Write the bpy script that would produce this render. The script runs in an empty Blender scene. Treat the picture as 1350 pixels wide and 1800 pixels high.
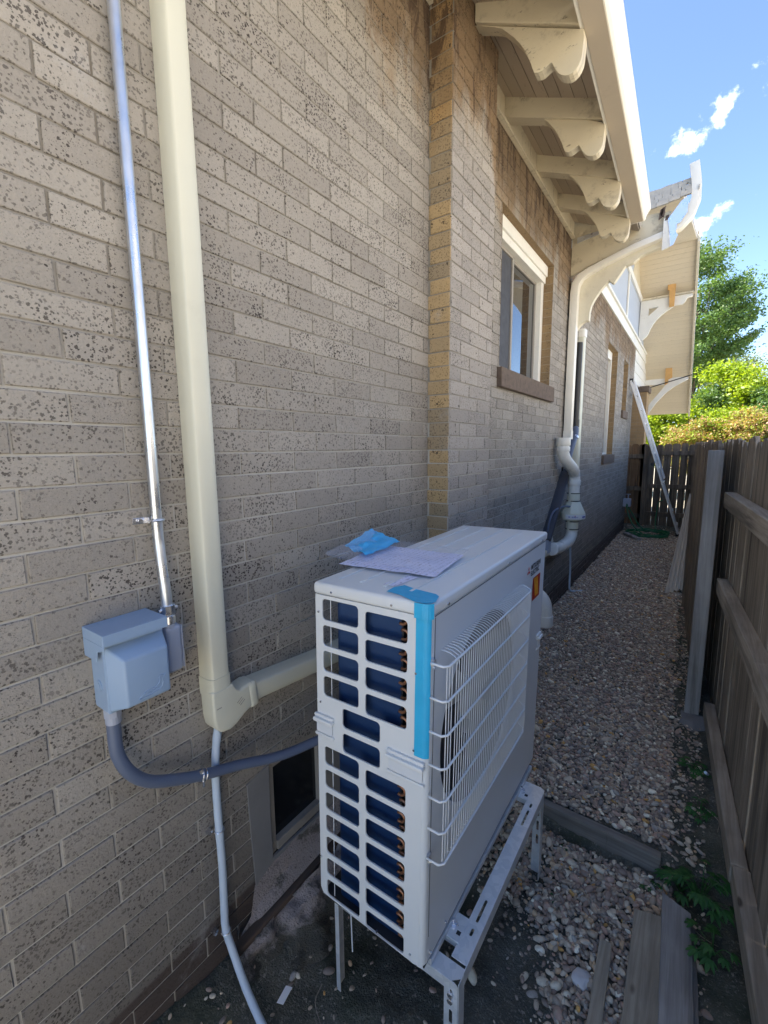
import bpy, bmesh, math, random
import numpy as np
from mathutils import Vector, Matrix, noise as mn
random.seed(7); rng = np.random.default_rng(7)
S = bpy.context.scene; C = S.collection
R = math.radians
# ------------------------------------------------------------ camera
cam = bpy.data.objects.new('camera', bpy.data.cameras.new('camera')); C.objects.link(cam)
cr = Vector((0.81854158, 0.57437834, -0.00889932)); cu = Vector((-0.07342664, 0.11997944, 0.9900573)); cf = Vector((-0.56973521, 0.80974962, -0.14038284))
cam.matrix_world = Matrix((( cr.x, cu.x, -cf.x, 0), (cr.y, cu.y, -cf.y, 0), (cr.z, cu.z, -cf.z, 0), (0, 0, 0, 1)))
cam.data.sensor_fit = 'HORIZONTAL'; cam.data.sensor_width = 36; cam.data.lens = 36 * 777.4 / 1350
cam.data.clip_start = .02; cam.data.clip_end = 3000
S.camera = cam
# ------------------------------------------------------------ light
SUN = Vector((-.62, -.22, .80)).normalized()
sun_el = math.asin(SUN.z); sun_az = math.atan2(SUN.x, SUN.y)
W = bpy.data.worlds.new('World'); S.world = W; W.use_nodes = True
nt = W.node_tree; nt.nodes.clear()
def wn(t, **k):
    n = nt.nodes.new(t)
    for a, b in k.items(): setattr(n, a, b)
    return n
sky = wn('ShaderNodeTexSky', sky_type='NISHITA'); sky.sun_disc = False
sky.sun_elevation = sun_el; sky.sun_rotation = sun_az; sky.altitude = 1600; sky.air_density = .85; sky.dust_density = .2; sky.ozone_density = 2.2
bg = wn('ShaderNodeBackground'); bg.inputs[1].default_value = .105
wo = wn('ShaderNodeOutputWorld')
tc = wn('ShaderNodeTexCoord')
def wmath(op, a, b=None, c=None):
    n = wn('ShaderNodeMath', operation=op)
    for i, v in enumerate((a, b, c)):
        if v is None: continue
        if isinstance(v, (int, float)): n.inputs[i].default_value = v
        else: nt.links.new(v, n.inputs[i])
    return n.outputs[0]
nz = wn('ShaderNodeTexNoise'); nz.inputs['Scale'].default_value = 34; nz.inputs['Detail'].default_value = 6; nz.inputs['Roughness'].default_value = .62
nt.links.new(tc.outputs['Generated'], nz.inputs['Vector'])
mask = None     # small fair-weather clouds, each at its own place in the sky
for (d, e1, r1, r2) in [((-.050, .885, .463), (.55, 0, .35), .040, .022), ((-.012, .879, .477), (.5, 0, .45), .046, .015), ((.015, .869, .495), (.5, 0, .5), .030, .013),
                        ((.048, .868, .494), (.7, 0, .1), .022, .013), ((.012, .928, .373), (.8, 0, .25), .030, .011), ((-.022, .932, .355), (.4, 0, .3), .020, .014), ((-.035, .94, .33), (.4, 0, .3), .026, .018)]:
    D = Vector(d).normalized(); A = Vector(e1); A = (A - D * A.dot(D)).normalized(); B = D.cross(A)
    def dot(v):
        n = wn('ShaderNodeVectorMath', operation='DOT_PRODUCT'); nt.links.new(tc.outputs['Generated'], n.inputs[0]); n.inputs[1].default_value = v; return n.outputs['Value']
    a = wmath('DIVIDE', dot(A), r1); b = wmath('DIVIDE', dot(B), r2)
    q = wmath('SUBTRACT', 1, wmath('SQRT', wmath('ADD', wmath('MULTIPLY', a, a), wmath('MULTIPLY', b, b))))
    q = wmath('MINIMUM', q, wmath('MULTIPLY', wmath('SUBTRACT', dot(D), .8), 50))
    mask = q if mask is None else wmath('MAXIMUM', mask, q)
mm = wmath('ADD', wmath('MULTIPLY', mask, .8), wmath('MULTIPLY', wmath('SUBTRACT', nz.outputs['Fac'], .525), 5.5))
mr = wn('ShaderNodeMapRange', interpolation_type='SMOOTHSTEP'); nt.links.new(mm, mr.inputs[0]); mr.inputs[1].default_value = 0.0; mr.inputs[2].default_value = 1.9
keep = wmath('MULTIPLY', mr.outputs[0], wmath('GREATER_THAN', mask, -.9))
mx = wn('ShaderNodeMix', data_type='RGBA'); nt.links.new(wmath('MULTIPLY', keep, .9), mx.inputs[0]); nt.links.new(sky.outputs[0], mx.inputs[6]); mx.inputs[7].default_value = (10.5, 10.6, 10.9, 1)
nt.links.new(mx.outputs[2], bg.inputs[0]); nt.links.new(bg.outputs[0], wo.inputs[0])
sl = bpy.data.lights.new('sun', 'SUN'); sl.energy = 5.0; sl.angle = R(.5); sl.color = (1, .94, .84)
so = bpy.data.objects.new('sun', sl); C.objects.link(so); so.rotation_euler = SUN.to_track_quat('Z', 'Y').to_euler(); so.location = (-20, -5, 30)
S.view_settings.view_transform = 'Standard'; S.view_settings.look = 'None'; S.view_settings.gamma = 1
S.view_settings.exposure = 2.15
try:
    S.view_settings.use_white_balance = True; S.view_settings.white_balance_temperature = 6700; S.view_settings.white_balance_tint = 10
except AttributeError: pass
#
S.cycles.use_denoising = True
S.cycles.max_bounces = 8; S.cycles.diffuse_bounces = 5
# ------------------------------------------------------------ materials
class NT:
    def __init__(s, name):
        s.m = bpy.data.materials.new(name); s.m.use_nodes = True; s.t = s.m.node_tree
        s.p = s.t.nodes['Principled BSDF']; s.out = s.t.nodes['Material Output']
        s.tc = s.n('ShaderNodeTexCoord')
    def n(s, t, **k):
        n = s.t.nodes.new(t)
        for a, b in k.items(): setattr(n, a, b)
        return n
    def L(s, a, b): s.t.links.new(a, b)
    def put(s, sock, v):
        if isinstance(v, bpy.types.NodeSocket): s.L(v, sock)
        elif v is not None: sock.default_value = v
    def math(s, op, a, b=None, c=None, clamp=False):
        n = s.n('ShaderNodeMath', operation=op); n.use_clamp = clamp
        for i, v in enumerate((a, b, c)): s.put(n.inputs[i], v)
        return n.outputs[0]
    def noise(s, scale, detail=4, rough=.55, vec=None, dist=0):
        n = s.n('ShaderNodeTexNoise'); n.inputs['Scale'].default_value = scale; n.inputs['Detail'].default_value = detail; n.inputs['Roughness'].default_value = rough; n.inputs['Distortion'].default_value = dist
        s.L(vec or s.tc.outputs['Object'], n.inputs['Vector']); return n.outputs['Fac']
    def map(s, v, a, b, c=0., d=1.):
        n = s.n('ShaderNodeMapRange'); n.interpolation_type = 'SMOOTHSTEP'
        for i, x in enumerate((v, a, b, c, d)): s.put(n.inputs[i], x)
        return n.outputs[0]
    def mix(s, f, a, b, mode='MIX'):
        n = s.n('ShaderNodeMix', data_type='RGBA', blend_type=mode); s.put(n.inputs[0], f)
        for i, v in ((6, a), (7, b)):
            if isinstance(v, tuple) and len(v) == 3: v = (*v, 1)
            s.put(n.inputs[i], v)
        return n.outputs[2]
    def scale(s, v):
        n = s.n('ShaderNodeMapping'); n.inputs['Scale'].default_value = v; s.L(s.tc.outputs['Object'], n.inputs['Vector']); return n.outputs[0]
    def bump(s, h, st=.3, d=.01, nrm=None):
        n = s.n('ShaderNodeBump'); n.inputs['Strength'].default_value = st; n.inputs['Distance'].default_value = d; s.L(h, n.inputs['Height'])
        if nrm: s.L(nrm, n.inputs['Normal'])
        return n.outputs[0]
    def fin(s, col=None, rough=None, metal=None, nrm=None, **k):
        if isinstance(col, tuple) and len(col) == 3: col = (*col, 1)
        s.put(s.p.inputs['Base Color'], col); s.put(s.p.inputs['Roughness'], rough); s.put(s.p.inputs['Metallic'], metal)
        if nrm: s.L(nrm, s.p.inputs['Normal'])
        for a, b in k.items(): s.p.inputs[a.replace('_', ' ')].default_value = b
        return s.m
def plain(name, col, rough=.5, metal=0., var=.12, sc=6, bump=.05, bsc=80, dirt=0., dirtcol=(.12, .1, .08), dsc=5, **k):
    t = NT(name); f = t.noise(sc, 5)
    c = t.mix(f, tuple(x * (1 - var) for x in col), tuple(min(1, x * (1 + var)) for x in col))
    if dirt: c = t.mix(t.map(t.noise(dsc, 8, .7), .56, .72, 0, dirt), c, dirtcol)
    r = t.map(t.noise(sc * 3, 4), .2, .8, max(.02, rough - .08), min(1, rough + .1))
    nb = t.bump(t.noise(bsc, 3), bump, .002) if bump else None
    return t.fin(c, r, metal, nb, **k)
def brick(name, ax, c1, c2, mort, spk=1.0, stain=0, flip=0., dark_z=None, geo=False):
    t = NT(name); sp = t.n('ShaderNodeSeparateXYZ'); t.L(t.tc.outputs['Object'], sp.inputs[0])
    wob = t.noise(1.3, 2); 
    u = t.math('ADD', sp.outputs[ax], .0243 + flip); v = t.math('ADD', sp.outputs[2], .0059)
    v = t.math('ADD', v, t.math('MULTIPLY', t.math('SUBTRACT', t.noise(9, 3), .5), .006)); u = t.math('ADD', u, t.math('MULTIPLY', t.math('SUBTRACT', t.noise(14, 3), .5), .006))
    cb = t.n('ShaderNodeCombineXYZ'); t.L(u, cb.inputs[0]); t.L(v, cb.inputs[1])
    b = t.n('ShaderNodeTexBrick'); b.offset = .5; b.offset_frequency = 2; b.squash = 1; t.L(cb.outputs[0], b.inputs['Vector'])
    for k, x in (('Scale', 1), ('Mortar Size', .0026), ('Mortar Smooth', .15), ('Bias', 0), ('Brick Width', .2235), ('Row Height', .0688)): b.inputs[k].default_value = x
    b.inputs['Color1'].default_value = (*c1, 1); b.inputs['Color2'].default_value = (*c2, 1); b.inputs['Mortar'].default_value = (*mort, 1)
    bcol, bfac = b.outputs['Color'], b.outputs['Fac']
    if geo:
        gn = t.n('ShaderNodeNewGeometry'); bcol = t.mix(t.map(gn.outputs['Random Per Island'], 0, 1), c1, c2)
        bfac = t.math('MULTIPLY', 0., 1.)
    big = t.noise(2.2, 4, .6)
    col = t.mix(1., bcol, t.mix(big, (.84, .83, .83), (1.12, 1.10, 1.06)), 'MULTIPLY')
    col = t.mix(1., col, t.mix(t.noise(160, 2), (.86, .86, .86), (1.12, 1.12, 1.12)), 'MULTIPLY')
    # iron spots: fine, medium and a few large
    def spots(sc, lo, hi, seed):
        vo = t.n('ShaderNodeTexVoronoi'); vo.inputs['Scale'].default_value = sc
        mp = t.n('ShaderNodeMapping'); mp.inputs['Location'].default_value = (seed, seed * 2, seed * .7); t.L(t.tc.outputs['Object'], mp.inputs[0])
        dn = t.n('ShaderNodeTexNoise'); dn.inputs['Scale'].default_value = sc * 2.2; dn.inputs['Detail'].default_value = 2; t.L(mp.outputs[0], dn.inputs['Vector'])
        ad = t.n('ShaderNodeVectorMath', operation='MULTIPLY_ADD'); t.L(dn.outputs['Color'], ad.inputs[0]); ad.inputs[1].default_value = (.9 / sc,) * 3; t.L(mp.outputs[0], ad.inputs[2])
        t.L(ad.outputs[0], vo.inputs['Vector'])
        se = t.n('ShaderNodeSeparateColor'); t.L(vo.outputs['Color'], se.inputs[0])
        thr = t.map(se.outputs[0], .35, 1., lo, hi)
        return t.math('LESS_THAN', vo.outputs['Distance'], thr)
    dens = t.map(t.noise(7, 3), .35, .65, .45, 1.)
    if geo: dens = t.math('MULTIPLY', dens, t.map(t.math('FRACT', t.math('MULTIPLY', gn.outputs['Random Per Island'], 17.3)), 0, 1, .72, 1.05))
    s1 = t.math('MULTIPLY', spots(185, .12, .52, 3.1), dens); s2 = t.math('MULTIPLY', spots(108, -.10, .42, 5.1), dens); s2 = t.math('MAXIMUM', s2, spots(42, -1.1, .30, 7.7)); s3 = spots(15, -1.5, .17, 1.3)
    sp_ = t.math('MAXIMUM', s1, t.math('MAXIMUM', s2, s3))
    notm = t.math('SUBTRACT', 1, bfac)
    spf = t.math('MULTIPLY', t.math('MULTIPLY', sp_, notm), .90 * spk)
    col = t.mix(spf, col, (.026, .019, .017))
    if stain:
        zz = t.map(sp.outputs[2], .8, 2.1, -.28, .22)
        st = NT.noise(t, 1.9, 8, .68, t.scale((1, 1.6, .55)), .6)
        sm = t.map(t.math('ADD', st, zz), .44, .62, 0, 1)
        col = t.mix(t.math('MULTIPLY', sm, min(1, .9 * stain)), col, t.mix(t.noise(9, 6, .7), (.42, .28, .17), (.95, .74, .50)), 'MULTIPLY')
        dr = t.map(t.math('ADD', t.noise(2.4, 9, .75, t.scale((5, 5, 1.1)), .8), t.math('MULTIPLY', zz, .55)), .60, .68, 0, .75)
        col = t.mix(dr, col, (.055, .03, .02))
    # foot of the wall: shade put into the colour, with some damp dirt
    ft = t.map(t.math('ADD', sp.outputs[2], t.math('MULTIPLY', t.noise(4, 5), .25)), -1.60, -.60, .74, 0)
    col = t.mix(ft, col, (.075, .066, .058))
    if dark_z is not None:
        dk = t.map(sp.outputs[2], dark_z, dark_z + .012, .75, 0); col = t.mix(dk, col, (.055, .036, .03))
    # mortar smear, lime
    col = t.mix(t.math('MULTIPLY', t.map(t.noise(5, 7, .7), .6, .74, 0, .35), notm), col, (.42, .41, .40))
    h = t.math('ADD', t.math('MULTIPLY', bfac, -1), t.math('ADD', t.math('MULTIPLY', t.noise(150, 4), .7), t.math('MULTIPLY', t.noise(40, 3), .6)))
    h = t.math('SUBTRACT', h, t.math('MULTIPLY', sp_, .3))
    return t.fin(col, .93, 0, t.bump(h, .8, .004))
M = {}
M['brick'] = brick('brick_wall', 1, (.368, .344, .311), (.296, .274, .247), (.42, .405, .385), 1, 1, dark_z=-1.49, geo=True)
t = NT('mortar'); c = t.mix(t.noise(20, 5), (.30, .285, .255), (.46, .44, .40)); sp = t.n('ShaderNodeSeparateXYZ'); t.L(t.tc.outputs['Object'], sp.inputs[0])
c = t.mix(t.map(sp.outputs[2], -.3, .5, .55, 0), c, (.62, .60, .56)); c = t.mix(t.math('MULTIPLY', t.map(t.noise(2.5, 6, .7), .40, .65, .35, 1), t.map(sp.outputs[2], -.1, .7, .25, .85)), c, (.13, .11, .085)); M['mortar'] = t.fin(c, .95, 0, t.bump(t.noise(120, 3), .5, .002))  # joints paler low, darker high: groove light and shade painted in, plus dirt
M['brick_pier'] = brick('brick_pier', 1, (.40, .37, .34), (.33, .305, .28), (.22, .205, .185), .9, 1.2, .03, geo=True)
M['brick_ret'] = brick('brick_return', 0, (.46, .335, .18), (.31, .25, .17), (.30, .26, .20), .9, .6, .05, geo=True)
M['brick_tan'] = brick('brick_tan', 0, (.44, .30, .16), (.36, .25, .14), (.32, .27, .2), .3, 0)
M['reveal'] = brick('brick_reveal', 0, (.36, .25, .13), (.26, .18, .10), (.3, .25, .18), .7, 0, .1)
def paint(name, col, chip=.3, lines=None, grime=.35):
    t = NT(name); c = t.mix(t.noise(3, 5), tuple(x * .88 for x in col), tuple(min(1, x * 1.06) for x in col))
    v = t.scale((3, 14, 3)); g = t.map(t.noise(2.2, 9, .72, v), .52, .72, 0, grime)
    c = t.mix(g, c, (.16, .115, .07))
    ck = t.map(t.noise(11, 10, .80, t.scale((1, 3.0, 2.6))), .60, .635, 0, chip); c = t.mix(ck, c, (.10, .075, .055))
    h = t.math('ADD', t.math('MULTIPLY', ck, -1), t.noise(60, 3))
    return t.fin(c, .55, 0, t.bump(h, .35, .003))
M['cream'] = paint('cream_paint', (.66, .59, .44), .7, grime=.6)
M['cream_clean'] = paint('cream_paint_clean', (.70, .65, .52), .15, grime=.15)
M['white_paint'] = paint('white_paint', (.80, .79, .74), .18, grime=.12)
M['gutter'] = plain('gutter_metal', (.82, .79, .71), .38, 0, .05, 3, .02, dirt=.12)
M['gutter_in'] = plain('gutter_brown', (.50, .43, .34), .5, 0, .06, 3, .02, dirt=.3)
def soffit_mat(name, ax, pitch, col, gs=1.):
    t = NT(name); sp = t.n('ShaderNodeSeparateXYZ'); t.L(t.tc.outputs['Object'], sp.inputs[0])
    u = t.math('DIVIDE', sp.outputs[ax], pitch); fr = t.math('FRACT', u); fl = t.math('FLOOR', u)
    gap = t.map(fr, .0, .07, 1, 0)
    wn_ = t.n('ShaderNodeTexWhiteNoise', noise_dimensions='1D'); t.L(fl, wn_.inputs['W'])
    c = t.mix(wn_.outputs['Value'], tuple(x * (1 - .14 * gs * gs) for x in col), tuple(x * 1.03 for x in col))
    sc = [8, 8, 8]; sc[1 if ax == 0 else 0] = 1.2
    ck = t.map(t.noise(9, 8, .75, t.scale(tuple(sc))), .60, .66, 0, .55); c = t.mix(ck, c, (.17, .12, .08))
    c = t.mix(t.math('MULTIPLY', gap, t.map(t.noise(5, 3), .3, .6, .35 * gs, gs)), c, (.05, .035, .02))
    return t.fin(c, .65, 0, t.bump(t.math('ADD', t.math('MULTIPLY', gap, -1), t.math('MULTIPLY', ck, -.3)), .8, .005))
M['soffit'] = soffit_mat('soffit_boards', 0, .072, (.50, .42, .33))
M['soffit2'] = soffit_mat('gable_soffit_boards', 1, .085, (.70, .62, .48), .4)
M['shingle'] = plain('shingles', (.50, .47, .42), .9, 0, .3, 30, .5, 60)
M['duct'] = plain('line_cover_plastic', (.64, .63, .52), .36, 0, .04, 2, .02, dirt=.06)
M['pvc'] = plain('white_pvc', (.80, .79, .74), .3, 0, .03, 3, .01, dirt=.05)
M['fanbody'] = plain('fan_plastic', (.72, .72, .60), .4, 0, .03)
M['rubber'] = plain('black_rubber', (.025, .025, .028), .5, 0, .1)
M['emt'] = NT('galvanised_conduit'); t = M['emt']; M['emt'] = t.fin(t.mix(t.noise(30, 4), (.52, .55, .60), (.72, .75, .80)), t.map(t.noise(9, 5), .3, .7, .22, .42), .9, t.bump(t.noise(120, 2), .05, .001))
M['galv'] = NT('galvanised_steel'); t = M['galv']
vo = t.n('ShaderNodeTexVoronoi'); vo.inputs['Scale'].default_value = 60; t.L(t.tc.outputs['Object'], vo.inputs['Vector']); se = t.n('ShaderNodeSeparateColor'); t.L(vo.outputs['Color'], se.inputs[0])
M['galv'] = t.fin(t.mix(se.outputs[0], (.68, .71, .75), (.80, .82, .85)), t.map(t.noise(12, 4), .3, .7, .36, .5), .45)
M['zinc'] = plain('zinc_bolt', (.7, .72, .78), .25, .95, .1)
M['greybox'] = plain('grey_enamel', (.28, .39, .55), .38, 0, .05, 4, .02, dirt=.05)
M['fitting'] = plain('grey_fitting', (.36, .40, .50), .5, .15, .08)
M['flex'] = plain('grey_liquidtight', (.105, .135, .21), .42, 0, .08)
M['wrap'] = plain('white_wrapped_hose', (.52, .62, .74), .5, 0, .05, 20, .3, 40)
M['acwhite'] = plain('powder_coat', (.70, .72, .73), .36, 0, .02, 2, .04, 400)
M['acfront'] = plain('powder_coat_front', (.66, .69, .73), .42, 0, .02, 2, .04, 400)
M['wire'] = plain('white_coated_wire', (.76, .78, .80), .35, 0, .02)
M['tape'] = plain('blue_tape', (.02, .42, .72), .45, 0, .14, 18, .6, 34)
t = NT('coil_fins'); sp = t.n('ShaderNodeSeparateXYZ'); t.L(t.tc.outputs['Object'], sp.inputs[0])
wv = t.math('SINE', t.math('MULTIPLY', t.math('ADD', sp.outputs[0], sp.outputs[1]), 2400)); bd = t.math('SINE', t.math('MULTIPLY', sp.outputs[2], 160))
M['coil'] = t.fin(t.mix(t.map(wv, -1, 1), (.004, .022, .085), (.012, .065, .21)), .38, .45, t.bump(wv, .4, .002))
M['copper'] = plain('copper', (.34, .17, .10), .35, .8, .3, 40)
M['dark'] = plain('dark_interior', (.02, .022, .028), .6, 0, .2)
M['fan'] = plain('fan_grey', (.33, .33, .33), .5, 0, .05)
M['black'] = plain('black_pipe', (.018, .018, .02), .4, 0, .1)
M['darkduct'] = plain('dark_grey_downpipe', (.06, .065, .085), .45, 0, .12, dirt=.2)
M['alum'] = plain('aluminium', (.70, .74, .82), .3, .75, .08)
M['ladder'] = plain('ladder_aluminium', (.74, .74, .76), .4, .4, .1, 8, dirt=.3)
M['block'] = plain('new_lumber', (.62, .36, .13), .7, 0, .2, 12, .2)
M['stone_sill'] = plain('stone_sill', (.135, .10, .078), .9, 0, .45, 26, 1, 40, dirt=.85, dirtcol=(.035, .026, .02), dsc=16)
M['stucco'] = plain('added_bounce_stucco', (.64, .61, .56), .9, 0, .08, 3, .3)
M['concrete'] = plain('concrete_jamb', (.21, .21, .215), .95, 0, .15, 9, .3, 70, dirt=.35, dirtcol=(.08, .085, .07))
t = NT('pink_render'); c = t.mix(t.noise(14, 6), (.25, .215, .205), (.36, .315, .305)); c = t.mix(t.map(t.noise(9, 8, .72), .52, .62, 0, .85), c, (.09, .085, .07)); sp = t.n('ShaderNodeSeparateXYZ'); t.L(t.tc.outputs['Object'], sp.inputs[0])
c = t.mix(t.map(t.noise(110, 3, .7), .60, .66, 0, .7), c, (.05, .045, .04))
lo = t.map(t.math('ADD', sp.outputs[2], t.math('MULTIPLY', t.noise(11, 6, .7), .22)), -1.575, -1.53, 1, 0); c = t.mix(lo, c, t.mix(t.noise(30, 5), (.05, .05, .04), (.12, .11, .09)))
M['render'] = t.fin(c, .95, 0, t.bump(t.math('ADD', t.noise(45, 6, .7), t.noise(150, 2)), .9, .006))
M['lead'] = plain('window_trim_grey', (.30, .28, .25), .7, 0, .1, dirt=.3)
def weathered(name, c1, c2, ax=2, dark=(.05, .042, .035), s=1.):
    t = NT(name); sc = [38., 38., 38.]; sc[ax] = 1.6; v = t.scale(tuple(sc))
    f = t.noise(.9, 8, .72, v, .4); c = t.mix(t.map(f, .3, .7), c1, c2)
    c = t.mix(t.map(t.noise(.35, 6, .6, v), .50, .70, 0, .8), c, dark)
    c = t.mix(t.map(t.noise(2.4, 4), .35, .65, .0, .45), c, tuple(x * .55 for x in c1))
    vk = t.n('ShaderNodeTexVoronoi'); vk.inputs['Scale'].default_value = 5.5; t.L(t.scale(tuple(1. if i != ax else .45 for i in range(3))), vk.inputs['Vector'])
    c = t.mix(t.map(vk.outputs['Distance'], .03, .075, .85, 0), c, (.045, .032, .024))
    ckk = t.map(t.noise(2.2, 9, .8, v, .3), .66, .70, 0, .85); c = t.mix(ckk, c, (.03, .025, .02))
    return t.fin(c, .85, 0, t.bump(t.noise(1.2, 6, .8, v), .6 * s, .004))
M['fence_v'] = weathered('fence_pickets_wood', (.20, .165, .13), (.44, .38, .31), 2)
M['fence_back'] = weathered('back_fence_wood', (.20, .11, .055), (.36, .22, .12), 2)
M['fence_backg'] = weathered('back_fence_grey_wood', (.14, .105, .075), (.30, .235, .175), 2)
M['rail'] = weathered('fence_rail_wood', (.28, .24, .19), (.52, .46, .385), 1)
M['post'] = weathered('fence_post_wood', (.22, .21, .20), (.44, .43, .42), 2)
M['board'] = weathered('old_board', (.30, .26, .20), (.56, .50, .40), 1, (.07, .055, .04))
M['boardg'] = weathered('old_grey_board', (.26, .25, .24), (.50, .48, .46), 1, (.06, .055, .05))
M['edging'] = weathered('edging_board', (.17, .155, .14), (.30, .28, .255), 0)
M['strip'] = weathered('dark_strip', (.06, .042, .034), (.13, .09, .07), 1)
M['corr'] = plain('corrugated_iron', (.62, .58, .53), .5, .35, .15, 5, .1, dirt=.35)
M['hose'] = plain('green_hose', (.02, .16, .07), .45, 0, .2)
M['plastic_bag'] = None
t = NT('clear_plastic'); t.p.inputs['Transmission Weight'].default_value = .0
tr = t.n('ShaderNodeBsdfTransparent'); gl = t.n('ShaderNodeBsdfPrincipled'); gl.inputs['Base Color'].default_value = (.75, .80, .95, 1); gl.inputs['Roughness'].default_value = .12
t.L(t.bump(t.noise(14, 5, .6), .9, .02), gl.inputs['Normal'])
ms = t.n('ShaderNodeMixShader'); ms.inputs[0].default_value = .22; t.L(tr.outputs[0], ms.inputs[1]); t.L(gl.outputs[0], ms.inputs[2]); t.L(ms.outputs[0], t.out.inputs[0]); M['plastic_bag'] = t.m
t = NT('printed_paper'); sp = t.n('ShaderNodeSeparateXYZ'); t.L(t.tc.outputs['Object'], sp.inputs[0])
ln = t.math('GREATER_THAN', t.math('FRACT', t.math('MULTIPLY', sp.outputs[0], 60)), .55); wd = t.map(NT.noise(t, 1, 3, .8, t.scale((60, 150, 1))), .50, .56, 0, 1)
M['paper'] = t.fin(t.mix(t.math('MULTIPLY', t.math('MULTIPLY', ln, wd), .55), (.78, .79, .97), (.22, .22, .32)), .5)
M['bluesheet'] = plain('cyan_leaflet', (.05, .50, .95), .4, 0, .1, 20)
M['ink'] = plain('black_ink', (.02, .02, .025), .5)
M['red'] = plain('red_ink', (.62, .02, .02), .5)
M['labelred'] = plain('red_label', (.42, .025, .012), .45, 0, .3, 14)
M['labelor'] = plain('orange_label', (.80, .32, .02), .45, 0, .25, 20)
M['labelwhite'] = plain('white_label', (.75, .76, .78), .4)
M['labelblue'] = plain('blue_print', (.08, .12, .45), .5)
M['rock'] = plain('white_rock', (.62, .60, .60), .9, 0, .2, 20, .6, 40)
t = NT('window_glass'); gl = t.p; M['glass'] = t.fin((.012, .014, .018), .03, 0, None, Specular_IOR_Level=1.0)
gl.inputs['IOR'].default_value = 1.9
M['screen'] = plain('insect_screen', (.05, .052, .062), .7, 0, .1)
M['black_glass'] = NT('dark_pane').fin((.012, .013, .016), .12, 0, None)
M['bluewall'] = plain('pale_gable_panel', (.42, .47, .55), .8, 0, .06, 8, .2)
def leaf(name, c1, c2, tr=.45, c3=None, f3=.0):
    t = NT(name); g = t.n('ShaderNodeNewGeometry'); rnd = g.outputs['Random Per Island']
    c = t.mix(rnd, c1, c2)
    if c3: c = t.mix(t.math('GREATER_THAN', t.math('FRACT', t.math('MULTIPLY', rnd, 37.)), 1 - f3), c, c3)
    c = t.mix(t.map(t.noise(1.2, 3), .3, .7, .0, .35), c, c2)
    d = t.n('ShaderNodeBsdfPrincipled'); t.put(d.inputs['Base Color'], c); d.inputs['Roughness'].default_value = .5
    x = t.n('ShaderNodeBsdfTranslucent'); t.L(t.mix(1., c, (1.35, 1.3, .5), 'MULTIPLY'), x.inputs[0])
    ms = t.n('ShaderNodeMixShader'); ms.inputs[0].default_value = tr; t.L(d.outputs[0], ms.inputs[1]); t.L(x.outputs[0], ms.inputs[2]); t.L(ms.outputs[0], t.out.inputs[0]); return t.m
M['leaf_tree'] = leaf('tree_leaves', (.050, .115, .035), (.11, .19, .05), .4)
M['leaf_pale'] = leaf('distant_leaves', (.10, .15, .08), (.18, .22, .12), .3)
M['leaf_lime'] = leaf('lime_leaves', (.14, .25, .018), (.30, .38, .03), .5)
M['leaf_rust'] = leaf('rusty_leaves', (.28, .155, .075), (.42, .28, .14), .4, (.22, .33, .04), .5)
M['leaf_weed'] = leaf('weed_leaves', (.03, .11, .035), (.06, .20, .05), .3)
M['bark'] = plain('bark', (.10, .075, .055), .95, 0, .3, 12, .8, 30)
# ground: damp soil with grit
t = NT('soil'); f = t.noise(5, 8, .65); c = t.mix(t.map(f, .3, .7), (.075, .080, .064), (.165, .160, .130))
c = t.mix(t.map(t.noise(120, 3, .7), .56, .62, 0, .8), c, (.26, .25, .22)); c = t.mix(t.map(t.noise(45, 4, .7), .62, .66, 0, .9), c, (.34, .32, .28))
c = t.mix(t.map(t.noise(2.3, 4), .48, .62, 0, .6), c, (.045, .060, .035))
sp = t.n('ShaderNodeSeparateXYZ'); t.L(t.tc.outputs['Object'], sp.inputs[0])
yard = t.math('MAXIMUM', t.map(sp.outputs[0], .6, 1.3, 0, 1), t.math('MAXIMUM', t.map(sp.outputs[1], 11.3, 12, 0, 1), t.map(sp.outputs[1], -1.2, -2.0, 0, 1)))
far = t.mix(t.noise(1.1, 6), (.38, .34, .26), (.50, .46, .38))
c = t.mix(yard, c, far)
M['soil'] = t.fin(c, .95, 0, t.bump(t.math('ADD', t.noise(40, 6, .7), t.math('MULTIPLY', t.noise(170, 2), .4)), .9, .02))
t = NT('pebble'); inf = t.n('ShaderNodeObjectInfo'); rn = inf.outputs['Random']
cr_ = t.n('ShaderNodeValToRGB'); cr_.color_ramp.interpolation = 'CONSTANT'
stops = [(0, (.30, .245, .21)), (.16, (.22, .165, .15)), (.30, (.40, .34, .30)), (.42, (.26, .22, .20)), (.54, (.34, .24, .215)), (.64, (.17, .14, .135)), (.74, (.47, .42, .37)), (.83, (.29, .27, .27)), (.91, (.42, .30, .21)), (.955, (.62, .59, .55)), (.985, (.46, .27, .10))]
el = cr_.color_ramp.elements
el[0].position = 0; el[0].color = (*stops[0][1], 1); el[1].position = stops[1][0]; el[1].color = (*stops[1][1], 1)
for p_, c_ in stops[2:]:
    e = el.new(p_); e.color = (*c_, 1)
t.L(rn, cr_.inputs[0])
c = t.mix(1., cr_.outputs[0], (1.74, 1.74, 1.55), 'MULTIPLY'); c = t.mix(t.map(t.noise(1.5, 4), .3, .7), c, t.mix(.3, c, (.12, .10, .09)))
M['pebble'] = t.fin(c, .8, 0, t.bump(t.noise(6, 4), .15, .05))
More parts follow.
